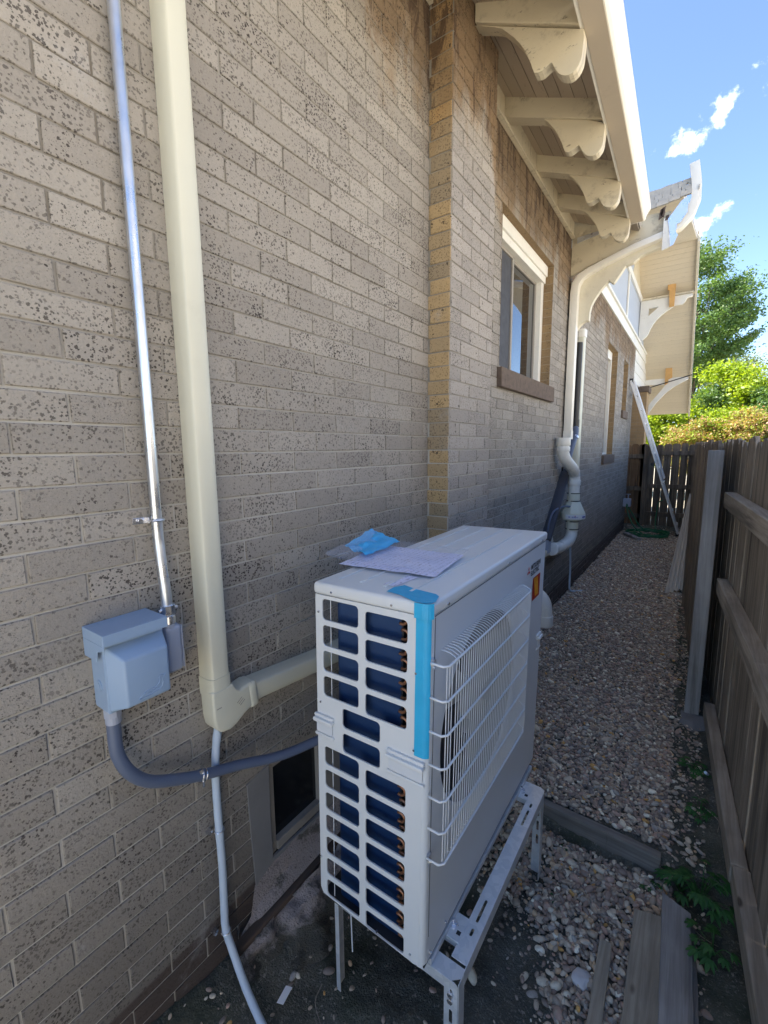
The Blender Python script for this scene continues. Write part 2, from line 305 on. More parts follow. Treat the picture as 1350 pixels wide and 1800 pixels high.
# ------------------------------------------------------------ geometry helpers
def obj(name, me, mat=None, parent=None, smooth=False):
    if mat is not None and not me.materials: me.materials.append(mat)
    o = bpy.data.objects.new(name, me); C.objects.link(o)
    if smooth is True:
        for p in me.polygons: p.use_smooth = True
    elif smooth:
        me.shade_auto_smooth if False else None
        for p in me.polygons: p.use_smooth = True
        m = o.modifiers.new('es', 'EDGE_SPLIT'); m.split_angle = R(smooth)
    if parent: o.parent = parent
    return o
def tag(o, label=None, cat=None, group=None, kind=None):
    for k, v in (('label', label), ('category', cat), ('group', group), ('kind', kind)):
        if v: o[k] = v
    return o
def empty(name, label, cat, group=None, kind=None):
    o = bpy.data.objects.new(name, None); C.objects.link(o); o.empty_display_size = .1
    return tag(o, label, cat, group, kind)
class MB:
    def __init__(s): s.v = []; s.f = []
    def add(s, vs, fs):
        k = len(s.v); s.v += [tuple(v) for v in vs]; s.f += [tuple(i + k for i in f) for f in fs]; return s
    def box(s, x0, x1, y0, y1, z0, z1, fn=None):
        vs = [(x, y, z) for x in (x0, x1) for y in (y0, y1) for z in (z0, z1)]
        if fn: vs = [fn(*v) for v in vs]
        return s.add(vs, [(0, 1, 3, 2), (4, 6, 7, 5), (0, 4, 5, 1), (2, 3, 7, 6), (0, 2, 6, 4), (1, 5, 7, 3)])
    def obox(s, c, u, v, w):        # oriented box, half axes
        c, u, v, w = map(Vector, (c, u, v, w)); vs = [c + a * u + b * v + d * w for a in (-1, 1) for b in (-1, 1) for d in (-1, 1)]
        return s.add(vs, [(0, 1, 3, 2), (4, 6, 7, 5), (0, 4, 5, 1), (2, 3, 7, 6), (0, 2, 6, 4), (1, 5, 7, 3)])
    def beam(s, a, b, wu, wv, up=(0, 0, 1)):    # box between two points
        a, b = Vector(a), Vector(b); d = (b - a); u = d.cross(Vector(up)).normalized(); v = u.cross(d).normalized()
        return s.obox((a + b) / 2, d / 2, u * wu / 2, v * wv / 2)
    def sweep(s, path, prof, closed=False, cap=True, up=(0, 0, 1), scale=None):
        P = [Vector(p) for p in path]; n = len(P); m = len(prof); rings = []
        T = [((P[min(i + 1, n - 1)] - P[max(i - 1, 0)]).normalized()) if not closed else (P[(i + 1) % n] - P[i - 1]).normalized() for i in range(n)]
        u = Vector(up); u = (u - T[0] * u.dot(T[0]))
        if u.length < 1e-3: u = Vector((1, .01, 0)); u = u - T[0] * u.dot(T[0])
        u.normalize()
        for i in range(n):
            if i:
                ax = T[i - 1].cross(T[i])
                if ax.length > 1e-6: u = Matrix.Rotation(T[i - 1].angle(T[i]), 3, ax.normalized()) @ u
            u = (u - T[i] * u.dot(T[i])).normalized(); w = T[i].cross(u); k = scale[i] if scale else 1
            rings.append([P[i] + u * (b * k) + w * (a * k) for a, b in prof])
        vs = [v for r_ in rings for v in r_]; fs = []
        for i in range(n if closed else n - 1):
            for j in range(m):
                a = i * m + j; b = i * m + (j + 1) % m; i2 = (i + 1) % n; fs.append((a, b, i2 * m + (j + 1) % m, i2 * m + j))
        if cap and not closed: fs += [tuple(range(m))[::-1], tuple((n - 1) * m + j for j in range(m))]
        return s.add(vs, fs)
    def tube(s, path, r, seg=12, closed=False, scale=None): return s.sweep(path, [(r * math.cos(2 * math.pi * k / seg), r * math.sin(2 * math.pi * k / seg)) for k in range(seg)], closed, scale=scale)
    def cyl(s, a, b, r, seg=16): return s.tube([a, b], r, seg)
    def prism(s, pts, o, u, v, w):      # polygon pts (a,b) in plane o+u a+v b, extruded by w
        o, u, v, w = map(Vector, (o, u, v, w)); n = len(pts)
        A = [o + u * a + v * b for a, b in pts]; vs = A + [p + w for p in A]
        return s.add(vs, [tuple(range(n)), tuple(range(2 * n - 1, n - 1, -1))] + [(i, i + n, (i + 1) % n + n, (i + 1) % n) for i in range(n)])
    def build(s, name, mat, parent=None, bevel=0, smooth=False, seg=2):
        me = bpy.data.meshes.new(name); me.from_pydata(s.v, [], s.f); bm = bmesh.new(); bm.from_mesh(me)
        bmesh.ops.recalc_face_normals(bm, faces=bm.faces)
        if bevel: bmesh.ops.bevel(bm, geom=[e for e in bm.edges if len(e.link_faces) == 2 and e.calc_face_angle(0) > .5], offset=bevel, segments=seg, affect='EDGES', profile=.5, clamp_overlap=True)
        bm.to_mesh(me); bm.free(); return obj(name, me, mat, parent, smooth)
def rrect(a0, a1, b0, b1, r, n=4):
    out = []
    for cx, cy, s0 in ((a1 - r, b1 - r, 0), (a0 + r, b1 - r, 90), (a0 + r, b0 + r, 180), (a1 - r, b0 + r, 270)):
        for k in range(n + 1):
            an = R(s0 + 90 * k / n); out.append((cx + r * math.cos(an), cy + r * math.sin(an)))
    return out
def circ(cx, cy, r, n=32): return [(cx + r * math.cos(2 * math.pi * k / n), cy + r * math.sin(2 * math.pi * k / n)) for k in range(n)]
def plate(name, outer, holes, th, fn, mat, parent=None, bevel=0., smooth=False):    # flat plate with holes; fn(a,b,c) -> xyz
    cv = bpy.data.curves.new(name, 'CURVE'); cv.dimensions = '2D'; cv.fill_mode = 'BOTH'; cv.extrude = th / 2; cv.bevel_depth = bevel; cv.bevel_resolution = 1
    for pl in [outer] + holes:
        sp_ = cv.splines.new('POLY'); sp_.points.add(len(pl) - 1); sp_.use_cyclic_u = True
        for i, (a, b) in enumerate(pl): sp_.points[i].co = (a, b, 0, 1)
    tmp = bpy.data.objects.new('tmp', cv); C.objects.link(tmp); dg = bpy.context.evaluated_depsgraph_get(); dg.update()
    me = bpy.data.meshes.new_from_object(tmp.evaluated_get(dg)); bpy.data.objects.remove(tmp); me.materials.clear()
    for v in me.vertices: v.co = fn(*v.co)
    bm = bmesh.new(); bm.from_mesh(me); bmesh.ops.recalc_face_normals(bm, faces=bm.faces); bm.to_mesh(me); bm.free()
    return obj(name, me, mat, parent, smooth)
def text(name, s, size, fn, mat, parent=None, ext=.0004, bold=0.0):
    cv = bpy.data.curves.new(name, 'FONT'); cv.body = s; cv.size = size; cv.extrude = ext; cv.offset = bold
    tmp = bpy.data.objects.new('tmp', cv); C.objects.link(tmp); dg = bpy.context.evaluated_depsgraph_get(); dg.update()
    me = bpy.data.meshes.new_from_object(tmp.evaluated_get(dg)); bpy.data.objects.remove(tmp); me.materials.clear()
    for v in me.vertices: v.co = fn(*v.co)
    return obj(name, me, mat, parent)
def smoothpath(P, n=6):
    P = [Vector(p) for p in P]; Q = [P[0] * 2 - P[1]] + P + [P[-1] * 2 - P[-2]]; out = []
    for i in range(1, len(Q) - 2):
        for k in range(n):
            t_ = k / n; a, b, c, d = Q[i - 1:i + 3]
            out.append(.5 * ((2 * b) + (c - a) * t_ + (2 * a - 5 * b + 4 * c - d) * t_ ** 2 + (3 * b - a - 3 * c + d) * t_ ** 3))
    return out + [P[-1]]
WX = -1.15
# ------------------------------------------------------------ ground
def sst(a, b, x): x = np.clip((x - a) / (b - a), 0, 1); return x * x * (3 - 2 * x)
def gz(x, y, fine=True):
    x = np.asarray(x, float); y = np.asarray(y, float)
    z = -1.69 + 0 * x
    edge = 1.965
    low = 1 - sst(edge - .015, edge + .02, y)
    low = low * (sst(-.60, -.50, x) + (1 - sst(-.60, -.50, x)) * (1 - sst(1.2, 1.9, y)))
    z = z - .085 * low
    nearw = (1 - sst(-1.15, -.90, x)) * (1 - sst(.9, 1.8, y)); z = z + .12 * nearw
    left = (1 - sst(-1.0, -.6, x)) * (1 - sst(.2, .75, y)); z = z + .10 * left
    z = z + .05 * np.exp(-(((x + .60) / .22) ** 2 + ((y - .98) / .28) ** 2))
    z = z - .05 * np.exp(-(((x + .43) / .09) ** 2 + ((y - 1.70) / .09) ** 2))
    z = z - .07 * np.exp(-(((x + .78) / .10) ** 2 + ((y - .72) / .12) ** 2))
    z = z + .05 * sst(.02, .30, x) * (1 - sst(.6, 1.2, x))
    if fine:
        z = z + .012 * np.sin(x * 9 + 1.3 * np.sin(y * 4)) * np.cos(y * 7 + x * 3)
    return z
xs = np.concatenate([[-400, -60, -12, -3], np.arange(-1.4, .8, .02), [1, 1.6, 3, 10, 60, 400]])
ys = np.concatenate([[-400, -60, -10, -3, -1.5, -.5], np.arange(0, 4, .02), np.arange(4, 12, .06), [13, 16, 25, 60, 900]])
X, Y = np.meshgrid(xs, ys); Z = gz(X, Y)
near = (np.abs(X) < 1.5) & (Y > -.1) & (Y < 4.2)
for i, j in zip(*np.where(near)):
    x, y = X[i, j], Y[i, j]
    Z[i, j] += .012 * mn.noise(Vector((x * 9, y * 9, 0))) + .010 * mn.noise(Vector((x * 26, y * 26, 3))) + .006 * mn.noise(Vector((x * 60, y * 60, 5)))
nx, ny = len(xs), len(ys)
idx = np.arange(nx * ny).reshape(ny, nx)
fc = np.stack([idx[:-1, :-1], idx[:-1, 1:], idx[1:, 1:], idx[1:, :-1]], -1).reshape(-1, 4)
me = bpy.data.meshes.new('ground'); me.from_pydata(np.stack([X, Y, Z], -1).reshape(-1, 3).tolist(), [], fc.tolist())
tag(obj('ground', me, M['soil'], smooth=True), kind='structure', label='dark soil ground between the house and the fence')
def ground_at(x, y): return float(gz(x, y))
# pebbles -> one gravel object, geometry nodes
pcol = bpy.data.collections.new('pebble_shapes')
for k in range(9):
    bm = bmesh.new(); bmesh.ops.create_icosphere(bm, subdivisions=2, radius=.5)
    q = Vector((random.random() * 50, random.random() * 50, 0)); sx, sy, sz = random.uniform(.95, 1.3), random.uniform(.7, .95), random.uniform(.45, .68)
    for v in bm.verts:
        d = 1 + .22 * mn.noise(v.co * 1.6 + q) + .10 * mn.noise(v.co * 4 + q); v.co = Vector((v.co.x * sx * d, v.co.y * sy * d, v.co.z * sz * d))
    me = bpy.data.meshes.new('pebble'); bm.to_mesh(me); bm.free(); me.materials.append(M['pebble'])
    for p in me.polygons: p.use_smooth = True
    pcol.objects.link(bpy.data.objects.new('pebble', me))
def inside_gravel(x, y):
    if x < WX + .01 or x > .14 - .01 * (y - 3): return 0
    n_ = mn.noise(Vector((x * 4, y * 4, 9)))
    if y > 9.3: return max(0, .9 - (y - 9.3) * .6 + n_ * .5)
    if y > 1.98:
        d = (x - (.10 - .02 * (y - 2))) ; 
        return 1. if d < -.08 + .06 * n_ else .35
    # lower terrace: gravel to the right of the stand, thinning to soil near the camera
    e = (x + .36 + .10 * n_) * 4.5 + (y - 1.15) * 2.0
    if x < -.95: return .05
    if x < -.45: return min(1., max(.03, (y - 1.35 + .15 * n_) * 3))
    if x > .05: return .25 if y > 1.5 else .1
    return min(1., max(.06, e))
pts = []; sc_ = []
y = .15
while y < 11.0:
    st = .0134 if y < 3.2 else (.0160 if y < 6 else .0195)
    x = -1.16
    while x < .2:
        for layer in (0, 1):
            px_, py_ = x + random.uniform(-.5, .5) * st * 1.4, y + random.uniform(-.5, .5) * st * 1.4
            pr = inside_gravel(px_, py_)
            if 1.935 < py_ < 2.035 and -.62 < px_ < .02: continue
            if random.random() < pr and not (layer and random.random() < .55):
                s_ = random.lognormvariate(0, .32) * (.0182 if y < 5 else .0205); s_ = min(s_, .046)
                if pr < .5: s_ *= random.choice((.4, .5, .8, 1.1))
                pts.append((px_, py_, float(gz(px_, py_)) + .004 + layer * .009 + random.uniform(-.003, .003))); sc_.append(s_)
        x += st
    y += st
me = bpy.data.meshes.new('gravel'); me.from_pydata(pts, [], [])
at = me.attributes.new('size', 'FLOAT', 'POINT'); at.data.foreach_set('value', sc_)
gr = tag(obj('gravel', me), 'loose brown and grey pebble gravel covering the side passage', 'gravel', kind='stuff')
ng = bpy.data.node_groups.new('gravel', 'GeometryNodeTree'); ng.interface.new_socket('Geometry', in_out='INPUT', socket_type='NodeSocketGeometry'); ng.interface.new_socket('Geometry', in_out='OUTPUT', socket_type='NodeSocketGeometry')
gi = ng.nodes.new('NodeGroupInput'); go = ng.nodes.new('NodeGroupOutput'); ip = ng.nodes.new('GeometryNodeInstanceOnPoints'); ci = ng.nodes.new('GeometryNodeCollectionInfo')
ci.inputs[0].default_value = pcol; ci.inputs['Separate Children'].default_value = True; ci.inputs['Reset Children'].default_value = True
ip.inputs['Pick Instance'].default_value = True
r1 = ng.nodes.new('FunctionNodeRandomValue'); r1.data_type = 'INT'; r1.inputs[4].default_value = 0; r1.inputs[5].default_value = 8
r2 = ng.nodes.new('FunctionNodeRandomValue'); r2.data_type = 'FLOAT_VECTOR'; r2.inputs[0].default_value = (-.5, -.5, 0); r2.inputs[1].default_value = (.5, .5, 6.28)
na = ng.nodes.new('GeometryNodeInputNamedAttribute'); na.data_type = 'FLOAT'; na.inputs[0].default_value = 'size'
k = ng.links.new
k(gi.outputs[0], ip.inputs['Points']); k(ci.outputs[0], ip.inputs['Instance']); k(r1.outputs[2], ip.inputs['Instance Index']); k(r2.outputs[0], ip.inputs['Rotation']); k(na.outputs[0], ip.inputs['Scale']); k(ip.outputs[0], go.inputs[0])
md = gr.modifiers.new('pebbles', 'NODES'); md.node_group = ng
# ------------------------------------------------------------ the house
H = empty('brick_house', 'speckled grey brick house with cream timber eaves running down the left side', 'house')
def wall_mesh(name, y0, y1, z0, z1, x, ops, depth, mat, parent, th=.3):
    Ys = sorted({y0, y1, *[o[0] for o in ops], *[o[1] for o in ops]}); Zs = sorted({z0, z1, *[o[2] for o in ops], *[o[3] for o in ops]})
    mb = MB()
    for a, b in zip(Ys, Ys[1:]):
        for c, d in zip(Zs, Zs[1:]):
            if any(o[0] - 1e-6 <= a and b <= o[1] + 1e-6 and o[2] - 1e-6 <= c and d <= o[3] + 1e-6 for o in ops): continue
            mb.box(x - th, x, a, b, c, d)
    return mb.build(name, mat, parent)
OPS = [(3.01, 4.267, .55, 1.585), (7.25, 8.18, -.115, 1.50), (8.94, 9.49, .65, 1.507), (.917, 1.60, -1.47, -1.092)]
def bricks(mb, fr, u0, u1, z0, z1, ph, ops=(), g=.0029, out=.0, dp=.006):
    # real bricks standing proud of the mortar; fr(u, z, n) -> point
    w, h = .2235, .0688; k0 = int(math.floor((z0 + .0059) / h)); k1 = int(math.ceil((z1 + .0059) / h))
    for k in range(k0, k1):
        za, zb = k * h - .0059 + g, (k + 1) * h - .0059 - g; za, zb = max(za, z0), min(zb, z1)
        if zb - za < .008: continue
        off = .11175 if k % 2 == 0 else 0; j0 = int(math.floor((u0 + ph + off) / w)); j1 = int(math.ceil((u1 + ph + off) / w))
        for j in range(j0, j1):
            ua, ub = j * w - ph - off + g, (j + 1) * w - ph - off - g; ua, ub = max(ua, u0), min(ub, u1); segs = [(ua, ub, za, zb)]
            for o in ops:
                nx_ = []
                for (a, b_, c_, d) in segs:
                    if b_ <= o[0] or a >= o[1] or d <= o[2] or c_ >= o[3]: nx_.append((a, b_, c_, d)); continue
                    if c_ < o[2]: nx_.append((a, b_, c_, o[2]))
                    if d > o[3]: nx_.append((a, b_, o[3], d))
                    c2, d2 = max(c_, o[2]), min(d, o[3])
                    if a < o[0]: nx_.append((a, o[0], c2, d2))
                    if b_ > o[1]: nx_.append((o[1], b_, c2, d2))
                segs = nx_
            for (a, b_, c_, d) in segs:
                if b_ - a < .008 or d - c_ < .004: continue
                rj = lambda q: random.uniform(-q, q); i = .0022; n0 = out + rj(.0011); e = [(a + rj(.0009), c_ + rj(.0008)), (b_ + rj(.0009), c_ + rj(.0008)), (b_ + rj(.0009), d + rj(.0008)), (a + rj(.0009), d + rj(.0008))]
                B = [fr(u, z, out - dp) for u, z in e]; Mi = [fr(u, z, n0 - .0018) for u, z in e]; F = [fr(u + (i if u < (a + b_) / 2 else -i), z + (i if z < (c_ + d) / 2 else -i), n0 + rj(.0006)) for u, z in e]
                mb.add(B + Mi + F, [(8, 9, 10, 11)] + [(q, (q + 1) % 4, (q + 1) % 4 + 4, q + 4) for q in range(4)] + [(q + 4, (q + 1) % 4 + 4, (q + 1) % 4 + 8, q + 8) for q in range(4)])
def wm():       # front skin with openings; merged verts so no internal faces are seen
    ops = OPS; y0, y1, z0, z1 = -1.0, 10.4, -1.95, 1.93
    Ys = sorted({y0, y1, *[o[0] for o in ops], *[o[1] for o in ops]}); Zs = sorted({z0, z1, *[o[2] for o in ops], *[o[3] for o in ops]})
    mb = MB(); hole = lambda a, b, c, d: any(o[0] - 1e-6 <= a and b <= o[1] + 1e-6 and o[2] - 1e-6 <= c and d <= o[3] + 1e-6 for o in ops)
    for a, b in zip(Ys, Ys[1:]):
        for c, d in zip(Zs, Zs[1:]):
            if not hole(a, b, c, d): mb.add([(WX, a, c), (WX, b, c), (WX, b, d), (WX, a, d)], [(0, 1, 2, 3)])
    xb = WX - .35
    mb.add([(WX, y0, z0), (xb, y0, z0), (xb, y0, z1), (WX, y0, z1)], [(0, 1, 2, 3)]); mb.add([(WX, y1, z0), (xb, y1, z0), (xb, y1, z1), (WX, y1, z1)], [(0, 1, 2, 3)])
    mb.add([(xb, y0, z0), (xb, y1, z0), (xb, y1, z1), (xb, y0, z1)], [(0, 1, 2, 3)]); mb.add([(WX, y0, z1), (WX, y1, z1), (xb, y1, z1), (xb, y0, z1)], [(0, 1, 2, 3)])
    me = bpy.data.meshes.new('wall'); me.from_pydata(mb.v, [], mb.f); bm = bmesh.new(); bm.from_mesh(me); bmesh.ops.remove_doubles(bm, verts=bm.verts, dist=1e-5); bm.to_mesh(me); bm.free()
    me.materials.append(M['mortar']); o = obj('wall', me, None, H)
    for v in me.vertices:
        if abs(v.co.x - WX) < 1e-4: v.co.x = WX - .0045
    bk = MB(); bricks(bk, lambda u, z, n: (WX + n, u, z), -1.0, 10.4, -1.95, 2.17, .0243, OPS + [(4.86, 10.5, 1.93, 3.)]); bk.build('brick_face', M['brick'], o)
    return o
wm()
# upper brick strip under the eaves (up to the roof boards)
MB().box(WX - .3, WX - .0045, -1.0, 4.85, 1.93, 2.19).build('wall', M['mortar'], H)
pr_ = MB().box(WX - .02, -1.0305, 2.0355, 2.556, -1.95, 2.10).build('pier', M['mortar'], H)
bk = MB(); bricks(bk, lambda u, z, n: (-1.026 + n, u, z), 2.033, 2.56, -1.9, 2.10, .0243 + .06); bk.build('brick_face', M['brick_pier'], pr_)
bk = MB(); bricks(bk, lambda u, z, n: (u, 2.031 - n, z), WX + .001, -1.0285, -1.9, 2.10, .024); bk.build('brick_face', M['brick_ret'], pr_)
# house volume: rest of the walls and the roof
MB().box(-11, WX - .36, -1.0, -.8, -1.95, 2.2).box(-11, -10.8, -.8, 12.9, -1.95, 2.2).box(-11, WX - .36, 12.9, 13.1, -1.95, .9).build('wall', M['brick_tan'], H)
UP = MB().box(-9.5, -3.6, -.9, 9.4, 2.4, 6.3).prism([(-9.9, 6.3), (-3.2, 6.3), (-6.5, 7.9)], (0, -1.3, 0), (1, 0, 0), (0, 0, 1), (0, 11.1, 0)); UP.build('added_shade_block', M['cream'], H)  # unseen upper block, added to keep the sun off gutter and downspout
def eave(y): return (-.523 - .0237 * (y - 2.257), 1.77 + .012 * (y - 2.257))    # underside line of the eave edge
rf = MB(); SL = .43
ya, yb = -1.4, 4.84
prof = lambda y: [(eave(y)[0] + .02, eave(y)[1] + .135), (-6, 4.35), (-11.6, 1.9), (-11.6, 2.05), (-6, 4.50), (eave(y)[0] + .03, eave(y)[1] + .175)]
rf.add([(x, ya, z) for x, z in prof(ya)] + [(x, yb, z) for x, z in prof(yb)], [(0, 1, 2, 3, 4, 5), (11, 10, 9, 8, 7, 6)] + [(i, i + 6, (i + 1) % 6 + 6, (i + 1) % 6) for i in range(6)])
rf.build('roof', M['shingle'], H)
sb = MB(); 
for (a, b) in [(ya + .02, yb - .02)]:
    E0, E1 = eave(a), eave(b)
    sb.add([(E0[0] + .01, a, E0[1] + .112), (E1[0] + .01, b, E1[1] + .112), (WX - .02, b, 2.16), (WX - .02, a, 2.16), (E0[0] + .01, a, E0[1] + .130), (E1[0] + .01, b, E1[1] + .130), (WX - .02, b, 2.178), (WX - .02, a, 2.178)],
           [(0, 1, 2, 3), (4, 7, 6, 5), (0, 4, 5, 1), (2, 6, 7, 3), (1, 5, 6, 2), (0, 3, 7, 4)])
sb.build('soffit', M['soffit'], H)
MB().box(WX, WX + .022, 2.56, 4.84, 2.0, 2.155).box(WX + .022, WX + .034, 2.56, 4.84, 2.0, 2.02).build('frieze_board', M['cream'], H, .003)
MB().box(WX, WX + .022, -1, 2.03, 2.0, 2.155).build('frieze_board', M['cream'], H, .003)
SC = [(-1.029, 2.019), (-0.929, 1.963), (-0.89, 1.937), (-0.859, 1.903), (-0.83, 1.872), (-0.803, 1.835), (-0.782, 1.802), (-0.765, 1.766), (-0.752, 1.737), (-0.743, 1.71), (-0.733, 1.687), (-.715, 1.680), (-0.698, 1.680), (-.68, 1.688), (-0.665, 1.694), (-0.655, 1.692), (-0.648, 1.678), (-.638, 1.658), (-0.625, 1.638), (-.611, 1.625), (-0.596, 1.617), (-.580, 1.612), (-0.564, 1.614), (-.550, 1.622), (-0.539, 1.635), (-.531, 1.65), (-0.528, 1.668), (-0.523, 1.735), (-0.526, 1.762)]
for k, (yc, dx, x0) in enumerate([(2.285, 0, -1.02), (2.985, -.03, WX + .02), (3.65, -.036, WX + .02), (4.26, -.048, WX + .02), (1.6, .01, WX + .02), (.95, .02, WX + .02), (.3, .03, WX + .02)]):
    b = MB(); zz = 2.03 if k else 2.015
    # rafter tail
    tipx = -.523 + dx; zb = 1.768 + (.03 if k else 0); zt = zb + .105
    b.prism([(x0, zz + (0 if k else .0)), (tipx, zb), (tipx, zt), (x0, zz + .12)], (0, yc - .045, 0), (1, 0, 0), (0, 0, 1), (0, .09, 0))
    br = b.build('eave_bracket', M['cream'], H, .004)
    s_ = [(x + dx, z + (.028 if k else 0)) for x, z in SC]
    m2 = MB().prism(s_, (0, yc - .028, 0), (1, 0, 0), (0, 0, 1), (0, .056, 0)); m2.build('scroll', M['cream'], br, .004)
# gutter: ogee section swept along the eave
gp = [(-.02, 0), (.085, 0), (.098, .012), (.100, .03), (.112, .055), (.128, .075), (.130, .10), (.118, .104), (.116, .094), (-.012, .094), (-.02, .094)]
def eave3(y, a, b): E0 = eave(y); return (E0[0] + a, y, E0[1] + b)
gm = MB(); vs = [eave3(-1.5, a, b) for a, b in gp] + [eave3(4.36, a, b) for a, b in gp]; n = len(gp)
gm.add(vs, [tuple(range(n)), tuple(range(2 * n - 1, n - 1, -1))] + [(i, i + n, (i + 1) % n + n, (i + 1) % n) for i in range(n)])
gm.build('gutter', M['gutter'], H, .002)
MB().add([eave3(-1.45, -.004, -.003), eave3(4.34, -.004, -.003), eave3(4.34, .080, -.003), eave3(-1.45, .080, -.003), eave3(-1.45, -.004, -.0005), eave3(4.34, -.004, -.0005), eave3(4.34, .080, -.0005), eave3(-1.45, .080, -.0005)], [(0, 1, 2, 3), (7, 6, 5, 4), (0, 4, 5, 1), (2, 6, 7, 3), (1, 5, 6, 2), (0, 3, 7, 4)]).build('fascia', M['gutter_in'], H)
# end panel of the lower roof, facing the camera
MB().prism([(-1.148, 2.16), (-0.814, 2.10), (-0.527, 2.05), (-0.337, 2.03), (-0.348, 1.89), (-0.975, 1.731), (-1.148, 1.665)], (0, 4.86, 0), (1, 0, 0), (0, 0, 1), (0, .03, 0)).build('fascia', M['cream'], H, .003)
BB = [(-1.135, 1.627), (-0.348, 1.871), (-0.34, 1.775), (-0.513, 1.738), (-0.562, 1.719), (-0.61, 1.681), (-0.671, 1.668), (-0.7, 1.625), (-0.748, 1.556), (-0.765, 1.535), (-0.785, 1.545), (-0.804, 1.568), (-0.835, 1.541), (-.868, 1.503), (-0.897, 1.462), (-.925, 1.42), (-0.949, 1.372), (-0.961, 1.312), (-0.964, 1.229), (-.99, 1.235), (-1.02, 1.222), (-1.05, 1.19), (-1.08, 1.150), (-1.148, 1.12), (-1.148, 1.627)]
MB().prism(BB, (0, 4.893, 0), (1, 0, 0), (0, 0, 1), (0, .06, 0)).build('knee_brace', M['cream_clean'], H, .005)
MB().prism([(-1.10, 2.005), (-.86, 2.02), (-.86, 1.995), (-1.10, 1.955)], (0, 4.846, 0), (1, 0, 0), (0, 0, 1), (0, .010, 0)).build('flashing', M['alum'], H)
# shingled edge of the near gable slope + roof slab + far slope
def slab(y0, z0, y1, z1, xa, xb, th, name, mat):
    return MB().add([(xa, y0, z0), (xb, y0, z0), (xb, y1, z1), (xa, y1, z1), (xa, y0, z0 + th), (xb, y0, z0 + th), (xb, y1, z1 + th), (xa, y1, z1 + th)],
             [(0, 3, 2, 1), (4, 5, 6, 7), (0, 1, 5, 4), (2, 3, 7, 6), (1, 2, 6, 5), (0, 4, 7, 3)]).build(name, mat, H)
sh = MB()
for r_ in range(5):
    xx = -.62
    while xx < -.19:
        w_ = random.uniform(.05, .10); ins = max(0, (xx + .40)) * .25
        sh.obox((xx + w_ / 2, 4.83 + .018 * r_ + random.uniform(-.006, .006), 2.092 + .035 * r_ + .07 * (xx + .5) + ins * (4 - r_) * .15), (min(w_, -.185 - xx) / 2, 0, .003), (0, .03, .008), (0, 0, .017)); xx += w_ + .002
sh.build('roof', M['shingle'], H)
slab(4.87, 2.20, 9.9, 3.60, -11, -.27, .04, 'roof', M['shingle'])
slab(4.88, 2.16, 9.9, 3.56, WX, -.27, .035, 'soffit', M['soffit2'])
slab(9.9, 3.64, 13.9, .88, -11, -.25, .05, 'roof', M['shingle'])
slab(9.9, 3.60, 13.9, .84, WX - .3, -.265, .035, 'soffit', M['soffit2'])
slab(9.9, 3.52, 13.9, .76, -.262, -.225, .17, 'fascia', M['cream_clean'])
# gable wall above the brick
gw = MB(); gw.prism([(4.9, 1.93), (12.6, 1.93), (9.9, 3.62), (4.9, 2.2)], (WX - .012, 0, 0), (0, 1, 0), (0, 0, 1), (-.2, 0, 0)); gw.build('gable_wall', M['bluewall'], H)
MB().box(WX - .01, WX + .022, 4.93, 12.5, 1.932, 2.13).box(WX + .022, WX + .05, 4.93, 12.5, 2.085, 2.125).build('trim_board', M['white_paint'], H, .004)
MB().box(WX - .01, WX + .022, 4.93, 10.95, 2.885, 2.99).build('trim_board', M['white_paint'], H, .004)
for yy in (8.86, 6.9): MB().box(WX - .01, WX + .014, yy - .04, yy + .04, 2.13, 2.885).build('batten', M['white_paint'], H, .003)
MB().prism([(9.3, 3.0), (10.95, 3.0), (10.0, 3.56), (9.7, 3.5)], (WX - .010, 0, 0), (0, 1, 0), (0, 0, 1), (.006, 0, 0)).build('gable_wall', M['cream'], H)
sd = MB()
for q in range(6): z_ = 1.30 + q * .106; sd.box(WX - .15, WX + .006 - .006 * (q % 2), 10.42, 12.9 - q * .05, z_, z_ + .102)
sd.build('siding', M['white_paint'], H, .002)
MID = [(-1.145, 2.896), (-0.286, 2.891), (-0.283, 2.848), (-0.372, 2.831), (-.395, 2.78), (-0.44, 2.722), (-0.563, 2.728), (-0.667, 2.658), (-.730, 2.618), (-0.788, 2.573), (-.855, 2.505), (-0.908, 2.431), (-.950, 2.35), (-0.979, 2.26), (-1.009, 2.21), (-1.072, 2.154), (-1.148, 2.08)]
plate('knee_brace', MID, [[(-1.002, 2.745), (-0.832, 2.741), (-1.004, 2.591)]], .07, lambda a, b, c: (a, 10.72 + c, b), M['white_paint'], H)
MB().box(-1.148, -.27, 10.64, 10.80, 2.897, 2.925).build('trim_board', M['cream'], H, .003)
FAR = [(-1.148, 1.582), (-0.294, 1.593), (-0.289, 1.53), (-0.394, 1.476), (-0.553, 1.383), (-0.677, 1.285), (-.745, 1.215), (-0.8, 1.142), (-.88, 1.05), (-0.942, 0.952), (-1.0, .86), (-1.047, 0.757), (-1.11, .80), (-1.094, 0.872), (-1.007, 1.045), (-0.9, 1.193), (-0.776, 1.358), (-0.725, 1.441), (-1.148, 1.471)]
plate('knee_brace', FAR, [], .07, lambda a, b, c: (a, 12.6 + c, b), M['white_paint'], H)
MB().prism([(-0.70, 3.18), (-0.66, 3.14), (-0.62, 3.12), (-0.57, 3.10), (-0.573, 2.695), (-0.655, 2.695), (-0.672, 2.999), (-0.70, 3.009)], (0, 10.62, 0), (1, 0, 0), (0, 0, 1), (0, .05, 0)).build('wood_block', M['block'], H, .003)
